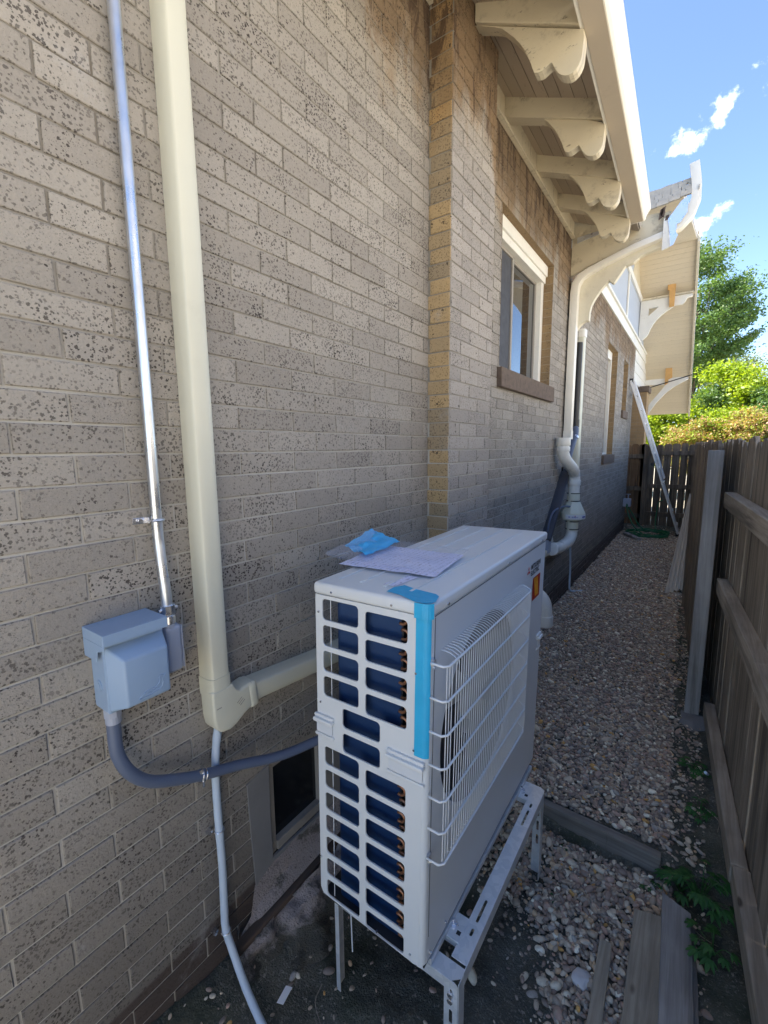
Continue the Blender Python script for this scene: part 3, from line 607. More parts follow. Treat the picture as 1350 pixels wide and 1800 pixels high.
MB().prism([(-0.745, 1.82), (-0.70, 1.85), (-0.66, 1.88), (-0.620, 1.88), (-0.600, 1.589), (-0.672, 1.554), (-0.675, 1.469), (-0.738, 1.431)], (0, 12.5, 0), (1, 0, 0), (0, 0, 1), (0, .05, 0)).build('wood_block', M['block'], H, .003)
MB().cyl((-1.12, 12.4, 1.36), (-.22, 12.4, 1.60), .012, 8).build('cable', M['black'], H)
# windows of the house
def window(y0, y1, z0, z1, dep, split, sill=True, header=True, jambw=.07):
    xw = WX - dep; fr = MB()
    w = fr.box(xw - .05, xw + .018, y1 - jambw, y1, z0, z1).box(xw - .05, xw + .018, y0, y0 + jambw, z0, z1).box(xw - .05, xw + .018, y0 + jambw, y1 - jambw, z1 - .13, z1).box(xw - .05, xw + .018, y0 + jambw, y1 - jambw, z0, z0 + .03)
    if header: w.box(xw - .045, WX - .05, y0 + .004, y1 - .004, z1 - .085, z1 - .002).box(xw - .045, WX - .065, y0 + .006, y1 - .006, z1 - .14, z1 - .085)
    w = w.build('window', M['white_paint'], H, .003)
    a, b, c, d = y0 + jambw, y1 - jambw, z0 + .03, z1 - .13; ym = a + (b - a) * split
    sa = MB()
    for (p, q, xx) in ((a, ym, xw - .005), (ym - .02, b, xw - .025)):
        sa.box(xx - .02, xx, p, p + .03, c, d).box(xx - .02, xx, q - .03, q, c, d).box(xx - .02, xx, p + .03, q - .03, c, c + .03).box(xx - .02, xx, p + .03, q - .03, d - .03, d)
    sa.build('sash', M['lead'], w, .002)
    MB().box(xw - .020, xw - .016, a + .03, ym - .03, c + .03, d - .03).build('insect_screen', M['screen'], w)
    MB().box(xw - .040, xw - .036, ym + .005, b - .03, c + .03, d - .03).build('pane', M['glass'], w)
    rv = MB().box(xw - .05, WX + .0005, y1, y1 + .002, z0, z1); rv = MB()
    for (pa, pb) in (((WX, y1 - .001, z0), (xw - .05, y1 - .001, z1)), ((WX, y0 + .001, z0), (xw - .05, y0 + .001, z1))):
        MB().add([(pa[0], pa[1], pa[2]), (pb[0], pa[1], pa[2]), (pb[0], pa[1], pb[2]), (pa[0], pa[1], pb[2])], [(0, 1, 2, 3)]).build('reveal', M['reveal'], w)
    MB().add([(WX, y0, z1 - .001), (WX, y1, z1 - .001), (xw - .05, y1, z1 - .001), (xw - .05, y0, z1 - .001)], [(0, 1, 2, 3)]).build('lintel', M['reveal'], w)
    if sill: MB().box(xw - .05, WX + .035, y0 - .03, y1 + .06, z0 - .135, z0 - .003).build('sill', M['stone_sill'], w, .006)
    return w
window(3.01, 4.267, .55, 1.585, .10, .42)
window(7.25, 8.18, -.115, 1.50, .10, .8, header=False, jambw=.05)
window(8.94, 9.49, .65, 1.507, .10, .8, header=False, jambw=.04)
# caulk crumbs at the jamb
# basement window
w = MB().box(WX - .05, WX - .012, .917, .945, -1.46, -1.095).box(WX - .05, WX - .012, 1.172, 1.20, -1.46, -1.095).box(WX - .05, WX - .012, .945, 1.172, -1.125, -1.095).box(WX - .05, WX - .004, .945, 1.172, -1.455, -1.42).build('window', M['lead'], H, .002)
MB().box(WX - .04, WX - .03, .945, 1.172, -1.42, -1.125).build('pane', M['black_glass'], w)
MB().box(WX - .06, WX + .003, 1.20, 1.60, -1.47, -1.092).build('frame', M['lead'], w, .002)
MB().prism([(.905, -1.475), (1.6, -1.475), (1.6, -1.46), (1.3, -1.458), (1.1, -1.462), (.92, -1.457)], (WX - .006, 0, 0), (0, 1, 0), (0, 0, 1), (.009, 0, 0)).build('caulk', M['concrete'], w)
MB().prism([(.822, -1.105), (.860, -1.098), (.917, -1.088), (.914, -1.3), (.917, -1.475), (.87, -1.492), (.836, -1.51), (.828, -1.3)], (WX - .01, 0, 0), (0, 1, 0), (0, 0, 1), (.013, 0, 0)).build('jamb', M['concrete'], H, .002)
def rough_sheet(name, rows, mat, parent, amp=.006, sub=5, th=.0, lab=None):     # rows: list of polylines of equal length
    Rr = np.array(rows, float); a, b = Rr.shape[:2]; A = np.linspace(0, a - 1, (a - 1) * sub + 1); B = np.linspace(0, b - 1, (b - 1) * sub + 1); vs = []; 
    for i in A:
        for j in B:
            i0 = min(int(i), a - 2); j0 = min(int(j), b - 2); fi, fj = i - i0, j - j0
            p = (Rr[i0, j0] * (1 - fi) + Rr[i0 + 1, j0] * fi) * (1 - fj) + (Rr[i0, j0 + 1] * (1 - fi) + Rr[i0 + 1, j0 + 1] * fi) * fj
            v = Vector(p); e = amp * (mn.noise(v * 14) + .6 * mn.noise(v * 40)); vs.append((p[0] + e, p[1], p[2] + e))
    nb = len(B); fs = [(i * nb + j, i * nb + j + 1, (i + 1) * nb + j + 1, (i + 1) * nb + j) for i in range(len(A) - 1) for j in range(nb - 1)]
    me = bpy.data.meshes.new(name); me.from_pydata(vs, [], fs); return obj(name, me, mat, parent, smooth=True)
rough_sheet('ledge', [[(WX + .001, .832, -1.50), (WX + .001, .917, -1.468), (WX + .001, 1.25, -1.468), (WX + .001, 1.75, -1.468)],
                      [(WX + .016, .80, -1.58), (WX + .018, .917, -1.54), (WX + .018, 1.25, -1.525), (WX + .018, 1.75, -1.52)],
                      [(WX + .025, .735, -1.612), (WX + .045, .90, -1.585), (WX + .05, 1.25, -1.57), (WX + .05, 1.75, -1.565)]], M['render'], H, .004, 12)
rough_sheet('ledge', [[(WX + .05, .72, -1.625), (WX + .065, .92, -1.60), (WX + .07, 1.25, -1.585), (WX + .07, 1.85, -1.58)],
                      [(WX + .08, .70, -1.68), (WX + .12, .92, -1.665), (WX + .14, 1.25, -1.65), (WX + .13, 1.85, -1.65)],
                      [(WX + .14, .70, -1.86), (WX + .24, .92, -1.84), (WX + .26, 1.25, -1.85), (WX + .22, 1.85, -1.85)]], M['render'], H, .03, 12)
tag(MB().beam((WX + .042, .715, -1.612), (WX + .060, 1.9, -1.578), .034, .024).build('wood_strip', M['strip'], None, .003), 'dark brown wood strip lying on the concrete ledge below the basement window', 'wood strip')
# unseen house added past the fence as a warm bounce surface
NH = empty('added_bounce_house', 'unseen pale stucco house added beyond the near fence to bounce light', 'house')
MB().box(4.6, 12, -7, 8, -1.8, 2.2).build('wall', M['stucco'], NH)
MB().prism([(4.0, 2.15), (12.6, 2.15), (8.3, 4.3)], (0, -7.5, 0), (1, 0, 0), (0, 0, 1), (0, 16, 0)).build('roof', M['shingle'], NH)
for yy in (-4.5, .5, 4.5):
    nw = MB().box(4.56, 4.62, yy - .6, yy + .6, -.5, .7).build('window', M['white_paint'], NH); MB().box(4.55, 4.56, yy - .52, yy + .52, -.42, .62).build('pane', M['glass'], nw)
# porch pillar behind the back fence
P = empty('brick_pillar', 'tan brick pillar with stone cap behind the back fence under the gable', 'pillar')
MB().box(-1.50, -.99, 11.45, 11.95, -1.8, 1.19).build('shaft', M['brick_tan'], P)
MB().box(-1.53, -.955, 11.42, 11.98, 1.19, 1.32).build('cap', M['stone_sill'], P, .01)
# ------------------------------------------------------------ pipes on the wall
cz = [( -1.128, .5815, 2.2), (-1.128, .584, .0), (-1.128, .5845, -.20), (-1.122, .583, -.26), (-1.110, .581, -.33), (-1.104, .580, -.37), (-1.102, .580, -.44)]
T = empty('metal_conduit', 'thin galvanised metal conduit running down the wall into the grey electrical box', 'conduit')
MB().tube(smoothpath(cz, 8), .0135, 16).build('pipe', M['emt'], T, smooth=40)
sp_ = MB().box(WX, WX + .0035, .533, .572, -.183, -.167).box(WX, WX + .014, .567, .5705, -.183, -.167)
for a in range(7): pass
sp_.tube([(WX + .022 + .0155 * math.cos(R(q)), .5845 - .0155 * math.sin(R(q)), -.175) for q in range(-200, 160, 15)], .0042, 6)
sp_.build('strap', M['zinc'], T, .0008)
MB().cyl((WX + .005, .550, -.175), (WX + .011, .550, -.175), .006, 8).build('screw', M['zinc'], T)
cn = MB().cyl((-1.102, .580, -.395), (-1.102, .580, -.420), .019, 8).cyl((-1.102, .580, -.424), (-1.102, .580, -.446), .0175, 16).cyl((-1.102, .556, -.408), (-1.102, .606, -.408), .005, 8)
cn.build('connector', M['zinc'], T, .001)
T = empty('conduit_fitting', 'small grey conduit body between the metal conduit and the grey electrical box', 'fitting')
MB().box(-1.146, -1.085, .562, .606, -.580, -.452).build('body', M['fitting'], T, .012, seg=4, smooth=50)
MB().box(-1.144, -1.090, .606, .6105, -.576, -.458).build('cover', M['fitting'], T, .003)
MB().cyl((-1.102, .580, -.43), (-1.102, .580, -.46), .016, 16).build('hub', M['fitting'], T, smooth=40)
# disconnect box
T = empty('disconnect_box', 'grey steel electrical disconnect box with a hinged lid mounted on the brick wall', 'electrical box')
MB().box(-1.148, -1.075, .410, .550, -.608, -.425).build('case', M['greybox'], T, .004)
MB().box(-1.149, -1.043, .399, .547, -.430, -.404).prism([(-1.149, -.475), (-1.149, -.43), (-1.043, -.43), (-1.043, -.439), (-1.078, -.450), (-1.086, -.475)], (0, .399, 0), (1, 0, 0), (0, 0, 1), (0, .0025, 0)).build('hood', M['greybox'], T, .002)
dm = MB(); o_ = [(-1.075, .414, -.603), (-1.075, .548, -.603), (-1.075, .548, -.446), (-1.075, .414, -.446)]; i_ = [(-1.033, .434, -.590), (-1.033, .537, -.590), (-1.033, .537, -.474), (-1.033, .434, -.474)]
dm.add(o_ + i_, [(4, 5, 6, 7), (0, 1, 5, 4), (1, 2, 6, 5), (2, 3, 7, 6), (3, 0, 4, 7)]); dm.build('door', M['greybox'], T, .006, seg=3, smooth=45)
MB().cyl((-1.112, .4105, -.545), (-1.112, .4078, -.545), .014, 24).cyl((-1.112, .4078, -.545), (-1.112, .4068, -.545), .007, 16).build('knockout', M['greybox'], T, .0008)
dk = [(.470, -.604), (.488, -.592), (.505, -.588), (.520, -.589), (.530, -.583), (.535, -.573), (.533, -.565), (.538, -.560), (.546, -.562), (.555, -.560), (.548, -.567), (.543, -.572), (.545, -.582), (.541, -.593), (.530, -.600), (.505, -.604), (.485, -.605)]
dk = [(.460 + (a - .470) * .78, -.578 + (b_ + .604) * .85) for a, b_ in dk]
MB().sweep([(-1.0322, a, b_) for a, b_ in dk], [(.0009, 0), (0, .0013), (-.0009, 0), (0, -.0008)], True, up=(1, 0, 0)).sweep([(-1.0322, a, b_) for a, b_ in [(.478, -.572), (.495, -.571), (.507, -.569)]], [(.0007, 0), (0, .0012), (-.0007, 0)], up=(1, 0, 0)).build('embossed_duck', M['greybox'], T)
# flexible liquid-tight conduit
T = empty('flexible_conduit', 'dark grey flexible conduit curving from the electrical box to the heat pump', 'conduit')
fp = smoothpath([(-1.108, .430, -.600), (-1.108, .429, -.66), (-1.105, .430, -.73), (-1.10, .450, -.79), (-1.10, .490, -.842), (-1.10, .545, -.878), (-1.10, .64, -.925), (-1.09, .76, -.965), (-1.05, .90, -1.0), (-.98, 1.06, -.99), (-.87, 1.2, -.95), (-.82, 1.3, -.93)], 8)
MB().tube(fp, .0155, 18).build('hose', M['flex'], T, smooth=True)
MB().cyl((-1.108, .430, -.606), (-1.108, .430, -.630), .020, 8).cyl((-1.108, .430, -.630), (-1.108, .430, -.648), .0175, 18).build('gland', M['fitting'], T, .001)
c_ = MB(); c0 = Vector(fp[45]); 
i0 = min(range(len(fp)), key=lambda i: abs(fp[i].y - .640)); c0 = fp[i0]; tg = (fp[i0 + 1] - fp[i0 - 1]).normalized()
uu = tg.cross(Vector((1, 0, 0))).normalized(); ww = Vector((1, 0, 0))
for off in (-.006, .006): c_.tube([c0 + tg * off + uu * .0175 * math.cos(q * .4) + ww * .0175 * math.sin(q * .4) for q in range(16)], .0016, 6, True)
c_.obox(c0 + Vector((.005, 0, -.024)), (.002, 0, 0), (0, .003, 0), (0, 0, .012)).obox(c0 + Vector((.008, -.006, .016)), (.004, 0, 0), (0, .006, 0), (0, 0, .004)).obox(c0 + Vector((-.01, .01, .012)), (.008, 0, 0), (0, .003, 0), (0, 0, .003))
c_.build('strap', M['zinc'], T)
# cream line-set cover
T = empty('line_set_cover', 'wide cream plastic line cover running down the brick wall and turning behind the heat pump', 'pipe cover')
def dprof(w, d, r=.35, n=6): return [(-w, 0), (-w, d * .35)] + [(-w * (1 - .25) - w * .25 * math.cos(R(90 * k / n)), d * .35 + d * .62 * math.sin(R(90 * k / n))) for k in range(1, n)] + [(-w * .72, d * .98), (-w * .3, d), (w * .3, d), (w * .72, d * .98)] + [(w * .75 + w * .25 * math.sin(R(90 * k / n)), d * .35 + d * .62 * math.cos(R(90 * k / n))) for k in range(1, n)] + [(w, d * .35), (w, 0)]
W_ = .0555; D_ = .068
def ductseg(a, b, w, d, name, mat=None, par=None, grow=0):
    return MB().sweep([a, b], [(y_, z_) for (y_, z_) in dprof(w, d)], up=(1, 0, 0)).build(name, mat or M['duct'], par or T, smooth=35)
ductseg((WX, .708, 2.2), (WX, .7165, -.69), .0325, .060, 'duct')
MB().sweep([(WX, .7165, -.655), (WX, .7168, -.70), (WX, .7175, -.705)], dprof(.0352, .0625), up=(1, 0, 0)).build('elbow', M['duct'], T, smooth=35)
MB().prism([(.6815, -.69), (.7525, -.69), (.762, -.712), (.775, -.722), (.822, -.714), (.830, -.792), (.79, -.806), (.755, -.826), (.735, -.832), (.705, -.826), (.688, -.806), (.6825, -.77)], (WX, 0, 0), (0, 1, 0), (0, 0, 1), (.064, 0, 0)).build('elbow', M['duct'], T, .016, seg=5, smooth=45)
MB().prism([(.800, -.718), (.838, -.714), (.846, -.802), (.808, -.806)], (WX, 0, 0), (0, 1, 0), (0, 0, 1), (.067, 0, 0)).build('collar', M['duct'], T, .014, seg=4, smooth=45)
MB().sweep([(WX, .82, -.758), (WX, 1.15, -.790), (WX, 4.4, -1.0), (WX, 5.15, -1.045)], dprof(.034, .060), up=(1, 0, 0)).build('duct', M['duct'], T, smooth=35)
mt = MB()
for k in range(3): mt.obox((WX + .0642, .770 + k * .005, -.752 - k * .006), (.0006, 0, 0), (0, .009, .006), (0, .0006, -.0008))
mt.obox((WX + .0640, .700, -.745), (.0006, 0, 0), (0, .008, 0), (0, 0, .0012))
mt.build('maker_mark', M['lead'], T)
# second, vertical cream cover beyond the downspout, and the black pipe
T = empty('line_cover', 'narrow cream vertical cover standing beside the black pipe on the far wall', 'pipe cover')
ductseg((WX, 5.40, 1.24), (WX, 5.40, -.36), .06, .06, 'duct')
MB().sweep([(WX, 5.40, 1.19), (WX, 5.40, 1.27)], dprof(.066, .068), up=(1, 0, 0)).build('end_cap', M['pvc'], T, smooth=35)
T = empty('black_pipe', 'black vertical pipe between the white downspout and the cream cover', 'pipe')
MB().tube([(WX + .045, 5.20, 1.10), (WX + .045, 5.20, .26)], .034, 14).build('pipe', M['black'], T, smooth=40)
MB().tube([(WX + .045, 5.20, .30), (WX + .045, 5.20, .22)], .040, 14).build('coupling', M['black'], T, smooth=40)
MB().tube(smoothpath([(WX + .045, 5.20, .24), (WX + .06, 5.15, .14), (WX + .05, 5.02, -.02), (WX + .04, 4.95, -.15)], 4), .032, 14).build('offset', M['flex'], T, smooth=40)
MB().tube([(WX + .062, 5.14, .12), (WX + .061, 5.125, .10)], .036, 14).build('clamp', M['zinc'], T, smooth=40)
T = empty('dark_pipe', 'dark grey flat downpipe leaning down the wall behind the radon fan', 'pipe')
MB().beam((WX + .03, 4.90, -.235), (WX + .03, 4.22, -.86), .045, .115, up=(1, 0, 0)).build('pipe', M['darkduct'], T, .008, smooth=40)
MB().box(WX + .002, WX + .02, 4.86, 4.95, -.24, -.20).build('bracket', M['black'], T, .002)
# downspout
T = empty('downspout', 'white rectangular downspout bending from the roof corner to the wall and down', 'downspout')
path = [(-.195, 4.86, 2.345), (-.168, 4.86, 2.18), (-.165, 4.86, 2.07), (-.20, 4.86, 1.955), (-.265, 4.86, 1.885), (-.36, 4.86, 1.845), (-.60, 4.86, 1.795), (-.84, 4.86, 1.722), (-.98, 4.86, 1.672), (-1.05, 4.86, 1.635), (-1.09, 4.86, 1.575), (-1.098, 4.86, 1.50), (-1.10, 4.86, 1.2), (-1.10, 4.86, .13)]
pr = [(-.052, -.033), (-.052, .033), (-.03, .036), (-.02, .033), (-.006, .036), (.006, .033), (.02, .036), (.035, .033), (.052, .036), (.052, -.033)]
MB().sweep(path, pr, up=(1, 0, 0), scale=[1, 1, 1, .95, .85, .78, .75, .76, .82, .92, 1, 1, 1, 1]).build('pipe', M['gutter'], T, .001, smooth=30)
MB().sweep([(-1.10, 4.86, .17), (-1.10, 4.86, .085)], [(x * 1.08, y * 1.12) for x, y in pr], up=(1, 0, 0)).build('coupling', M['gutter'], T, .001)
# sheet metal flashing hanging at the corner of the gable roof
T = empty('loose_flashing', 'torn pale metal flashing hanging from the corner of the gable eave', 'flashing')
MB().prism([(-0.353, 1.942), (-0.32, 1.985), (-0.265, 2.06), (-0.215, 2.085), (-0.215, 1.96), (-0.262, 1.89), (-0.285, 1.885), (-.288, 1.82), (-0.272, 1.795), (-0.300, 1.725), (-0.325, 1.713), (-0.335, 1.838)], (0, 4.79, 0), (1, 0, 0), (0, 0, 1), (0, .003, 0)).build('sheet', M['alum'], T)
MB().prism([(-0.385, 1.955), (-0.353, 1.98), (-.34, 1.85), (-.33, 1.715), (-.385, 1.700)], (0, 4.80, 0), (1, 0, 0), (0, 0, 1), (0, .018, 0)).build('board', M['white_paint'], T, .002)
sh = MB()
for q in range(5): sh.obox((-.395 + random.uniform(-.02, .04), 4.81, 1.975 + random.uniform(-.03, .07)), (.012, 0, random.uniform(-.008, .008)), (0, .01, 0), (.003, 0, .02))
sh.build('splinters', M['strip'], T)
# radon fan and vent pipe
T = empty('radon_vent', 'white plastic vent pipe with an inline fan standing off the far wall', 'vent pipe')
VX = -1.02; V = lambda dx, y, z: (VX + dx, y, z)
MB().tube([V(-.05, 4.56, .095), V(-.05, 4.56, .02)], .066, 20).build('adapter', M['gutter'], T, .003, smooth=30)
MB().tube(smoothpath([V(-.05, 4.56, .03), V(-.05, 4.57, -.05), V(-.035, 4.62, -.12), V(0, 4.78, -.215), V(.0, 4.86, -.27), V(.0, 4.88, -.34)], 5), .056, 20).build('elbow', M['pvc'], T, smooth=50)
MB().tube([V(-.05, 4.56, .01), V(-.05, 4.56, -.035)], .064, 20).build('hub', M['pvc'], T, .003, smooth=30)
MB().tube([V(0, 4.88, -.33), V(0, 4.88, -.385)], .064, 20).build('hub', M['pvc'], T, .003, smooth=30)
MB().tube([V(0, 4.88, -.36), V(0, 4.88, -.60)], .056, 20).build('pipe', M['pvc'], T, smooth=50)
for z0 in (-.46, -.755):
    MB().tube([V(0, 4.88, z0), V(0, 4.88, z0 - .10)], .0615, 20).build('coupling', M['fanbody'], T, .002, smooth=30)
    for z1 in (z0 - .008, z0 - .088):
        MB().tube([V(.0635 * math.cos(R(a)), 4.88 + .0635 * math.sin(R(a)), z1) for a in range(-100, 40, 12)], .005, 6).tube([V(.0635 * math.cos(R(a)), 4.88 + .0635 * math.sin(R(a)), z1) for a in range(60, 240, 12)], .005, 6).build('clamp', M['rubber'], T)
fb = MB().sweep([V(.0, 4.88, -.555), V(.0, 4.88, -.575), V(.0, 4.88, -.66), V(0, 4.88, -.67)], circ(0, 0, 1, 8), scale=[.070, .078, .118, .122]); fb.build('fan_housing', M['fanbody'], T, .003)
MB().sweep([V(.0, 4.88, -.67), V(.0, 4.88, -.735), V(0, 4.88, -.755)], circ(0, 0, 1, 28), scale=[.122, .117, .075]).build('fan_base', M['fanbody'], T, .002, smooth=30)
lb = [V(.1235 * math.cos(R(a)), 4.88 + .1235 * math.sin(R(a)), 0) for a in range(-110, 40, 6)]
MB().add([(p[0], p[1], z) for p in lb for z in (-.728, -.682)], [(2 * i, 2 * i + 2, 2 * i + 3, 2 * i + 1) for i in range(len(lb) - 1)]).build('label_band', M['labelwhite'], T)
tb = MB(); tr_ = MB()
for a0 in (-95, -80, -70, -60, -30, -22, -14):
    for a in range(a0, a0 + 7, 3): tb.obox(V(.125 * math.cos(R(a)), 4.88 + .125 * math.sin(R(a)), -.705), (.0005, .002, 0), (0, 0, .007 if a0 != -60 else .003), (.001, 0, 0))
tr_.obox(V(.125 * math.cos(R(-66)), 4.88 + .125 * math.sin(R(-66)), -.692), (.004, .008, 0), (0, 0, .004), (.001, 0, 0))
tb.build('print', M['labelblue'], T); tr_.build('print', M['red'], T)
MB().tube(smoothpath([V(.0, 4.88, -.83), V(0, 4.87, -.90), V(-.01, 4.80, -.96), V(-.03, 4.68, -.985), V(-.05, 4.5, -.99), V(-.06, 4.36, -.97)], 6), .057, 20).build('elbow', M['pvc'], T, smooth=50)
MB().tube([V(-.055, 4.42, -.98), V(-.06, 4.33, -.965)], .064, 20).build('hub', M['pvc'], T, .003, smooth=30)
MB().box(WX + .005, WX + .07, 4.22, 4.31, -.99, -.84).build('junction_box', M['fitting'], T, .005)
MB().tube(smoothpath([(WX + .04, 4.27, -.84), (WX + .045, 4.29, -.72), (WX + .06, 4.38, -.61), (WX + .09, 4.6, -.585), (-1.04, 4.78, -.60), (-1.02, 4.80, -.605)], 5), .009, 8).build('power_lead', M['flex'], T, smooth=True)
MB().tube([(WX + .04, 4.33, -.80), (WX + .05, 4.36, -.84), (WX + .06, 4.37, -.90)], .016, 10).build('valve', M['pvc'], T, smooth=True)
T = empty('drain_tube', 'thin pale drain tube running down the far wall below the cream cover', 'tube')
MB().tube(smoothpath([(-1.10, 5.20, -1.03), (-1.11, 5.28, -1.15), (-1.11, 5.33, -1.4), (-1.10, 5.30, -1.62), (-1.06, 5.36, -1.665), (-.99, 5.45, -1.67)], 5), .011, 8).build('tube', M['wrap'], T, smooth=True)
T = empty('pvc_elbow', 'white plastic elbow sticking out of the wall and turned down behind the heat pump', 'pipe')
MB().tube(smoothpath([(WX, 3.38, -1.14), (-1.0, 3.38, -1.11), (-.93, 3.38, -1.13), (-.885, 3.38, -1.18), (-.872, 3.38, -1.26), (-.872, 3.38, -1.29)], 6), .056, 24).build('elbow', M['pvc'], T, smooth=True)
MB().tube([(-.872, 3.38, -1.275), (-.872, 3.38, -1.36)], .063, 24).build('collar', M['pvc'], T, .003, smooth=30)
# wrapped white drain hose near the camera
T = empty('drain_hose', 'white wrapped drain hose hanging from the cream cover and bending to the ground', 'hose')
hp = smoothpath([(-1.115, .712, -.81), (-1.12, .700, -.90), (-1.125, .697, -1.0), (-1.122, .695, -1.12), (-1.12, .696, -1.28), (-1.118, .692, -1.42), (-1.115, .690, -1.50), (-1.095, .694, -1.565), (-1.03, .692, -1.66), (-.95, .685, -1.72), (-.86, .67, -1.755), (-.78, .66, -1.77)], 8)
MB().tube(hp, .0118, 14, scale=[1 + (.07 if (i % 23) in (3, 4) else .02 * math.sin(i * 1.7)) for i in range(len(hp))]).build('hose', M['wrap'], T, smooth=True)
for zc in (-1.165, -1.505):
    q = min(hp, key=lambda p: abs(p.z - zc)); c_ = MB()
    c_.tube([(q.x + .0145 * math.cos(a * .4), q.y + .0145 * math.sin(a * .4), q.z) for a in range(16)], .0022, 6, True).obox((WX + .008, q.y - .022, q.z), (.008, 0, 0), (0, .008, 0), (0, 0, .004)).cyl((WX + .01, q.y - .026, q.z + .002), (WX + .022, q.y - .026, q.z + .002), .005, 8)
    c_.build('strap', M['zinc'], T)
# ------------------------------------------------------------ heat pump
A0 = (-.477, .862, -.354)
def ac(a, b, c): return (A0[0] + a + .016 * c, A0[1] + b, A0[2] + c + .019 * a + .019 * b)
HP = empty('heat_pump', 'white outdoor heat pump unit with a wire fan guard standing on a metal frame', 'heat pump')
DX, LY, HZ = .365, .956, 1.01
# lid
b = MB(); b.box(-DX - .004, .006, -.006, LY + .006, -.034, 0, ac); b.build('lid', M['acwhite'], HP, .010, seg=4, smooth=35)
rb = MB()
for a in (-.318, -.245, -.166, -.085): rb.box(a - .004, a + .004, .05, LY - .05, .0, .0038, ac)
rb.build('lid_ribs', M['acwhite'], HP, .0012)
holes = []
for k in range(4): holes += [rrect(-.341, -.213, -.045 - .0757 * k - .062, -.045 - .0757 * k, .012), rrect(-.192, -.061, -.053 - .0757 * k - .062, -.053 - .0757 * k, .012)]
for k in range(2): holes += [rrect(-.272, -.142, -.350 - .075 * k - .060, -.350 - .075 * k, .012)]
for k in range(7): holes += [rrect(-.341, -.213, -.491 - .0744 * k - .059, -.491 - .0744 * k, .012), rrect(-.192, -.061, -.503 - .0744 * k - .060, -.503 - .0744 * k, .012)]
sh_ = lambda a, c, t_: ac(a, .002 - t_, c - .019 * 0)
plate('side_panel', [(-DX, -.036), (-.014, -.036), (-.014, -HZ), (-.03, -HZ - .004), (-DX + .01, -HZ + .012), (-DX, -HZ + .03)], holes, .0035, sh_, M['acwhite'], HP, bevel=.0008)
# rounded front corner and front panel
cp = MB(); arc = [(-.016 + .016 * math.sin(R(q)), .016 - .016 * math.cos(R(q)) - .0) for q in range(0, 91, 10)]
vs = []
for (a, b_) in [(-.020, 0.0)] + arc + [(0, .02)]:
    vs += [ac(a, b_, -.036), ac(a, b_, -HZ - .004)]
cp.add(vs, [(2 * i, 2 * i + 2, 2 * i + 3, 2 * i + 1) for i in range(len(vs) // 2 - 1)]); cp.build('corner_panel', M['acwhite'], HP, smooth=True)
FC = (.350, -.425, .285)
plate('front_panel', [(.018, -.036), (LY, -.036), (LY, -HZ), (.018, -HZ)], [circ(*FC, 64)], .003, lambda a, c, t_: ac(-.0015 + t_ * .999, a, c), M['acfront'], HP, bevel=.0006)
sm = MB().box(.0015, .0022, .0185, LY, -.0375, -.036, ac).box(.0015, .0021, .021, .0225, -.93, -.04, ac); sm.build('panel_seam', M['dark'], HP)
MB().sweep([ac(-.004 - .0 * q, FC[0] + FC[2] * math.cos(q * math.pi / 32), FC[1] + FC[2] * math.sin(q * math.pi / 32)) for q in range(64)], circ(0, 0, .004, 6), True, up=(1, 0, 0)).build('bell_mouth', M['acfront'], HP, smooth=True)
vs = []
for q in range(65):
    cs, sn = math.cos(q * math.pi / 32), math.sin(q * math.pi / 32); vs += [ac(-.004, FC[0] + FC[2] * cs, FC[1] + FC[2] * sn), ac(-.07, FC[0] + FC[2] * .96 * cs, FC[1] + FC[2] * .96 * sn)]
MB().add(vs, [(2 * i, 2 * i + 1, 2 * i + 3, 2 * i + 2) for i in range(64)]).build('fan_ring', M['fan'], HP, smooth=True)
fb = MB()
for k in range(3):
    pts_ = []
    for i in range(9):
        rr = .05 + .215 * i / 8
        for j in range(7):
            an = k * 2.094 + .25 * i / 8 + (j / 6) * (1.55 - .25 * i / 8); pts_.append(ac(-.030 - .045 * (j / 6), FC[0] + rr * math.cos(an), FC[1] + rr * math.sin(an)))
    fb.add(pts_, [(i * 7 + j, i * 7 + j + 1, (i + 1) * 7 + j + 1, (i + 1) * 7 + j) for i in range(8) for j in range(6)])
fan = fb.build('fan', M['fan'], HP, smooth=True)
MB().cyl(ac(-.085, FC[0], FC[1]), ac(-.028, FC[0], FC[1]), .062, 28).build('hub', M['fan'], fan, .004, smooth=40)
# fan guard: fine uprights, 7 stout horizontals
GX = .043
gd = MB()
zt, zb = -.148, -.678
nv = 45
for k in range(nv):
    yb_ = .016 + (.640 - .016) * k / (nv - 1); 
    top = .004
    gd.tube([ac(.001, yb_, zt + .012), ac(GX * .55, yb_, zt + .010), ac(GX * .92, yb_, zt + .002), ac(GX, yb_, zt - .012), ac(GX, yb_, zb - .002), ac(GX - .01, yb_, zb - .006)] if k > 2 else [ac(GX * .9, yb_, zt - .002), ac(GX * .9, yb_, zb)], .0013, 5)
gd.build('fan_guard', M['wire'], HP)
gh = MB()
for k in range(7):
    zz = zt - .088 * k - (0 if k else .0)
    gh.tube([ac(.002, .003, zz + (.002)), ac(GX * .8, .004, zz), ac(GX + .002, .014, zz), ac(GX + .0025, .10, zz), ac(GX + .0025, .628, zz), ac(GX - .006, .648, zz), ac(.010, .668, zz + .004), ac(.002, .67, zz + .004)], .0030, 8)
gh.build('guard_bars', M['wire'], HP, smooth=True)
for zz in (-.148, -.676): MB().obox(ac(.004, .012, zz), (.004, 0, 0), (0, .006, 0), (0, 0, .008)).cyl(ac(.004, .012, zz - .012), ac(.010, .012, zz - .012), .004, 8).build('guard_clip', M['zinc'], HP)
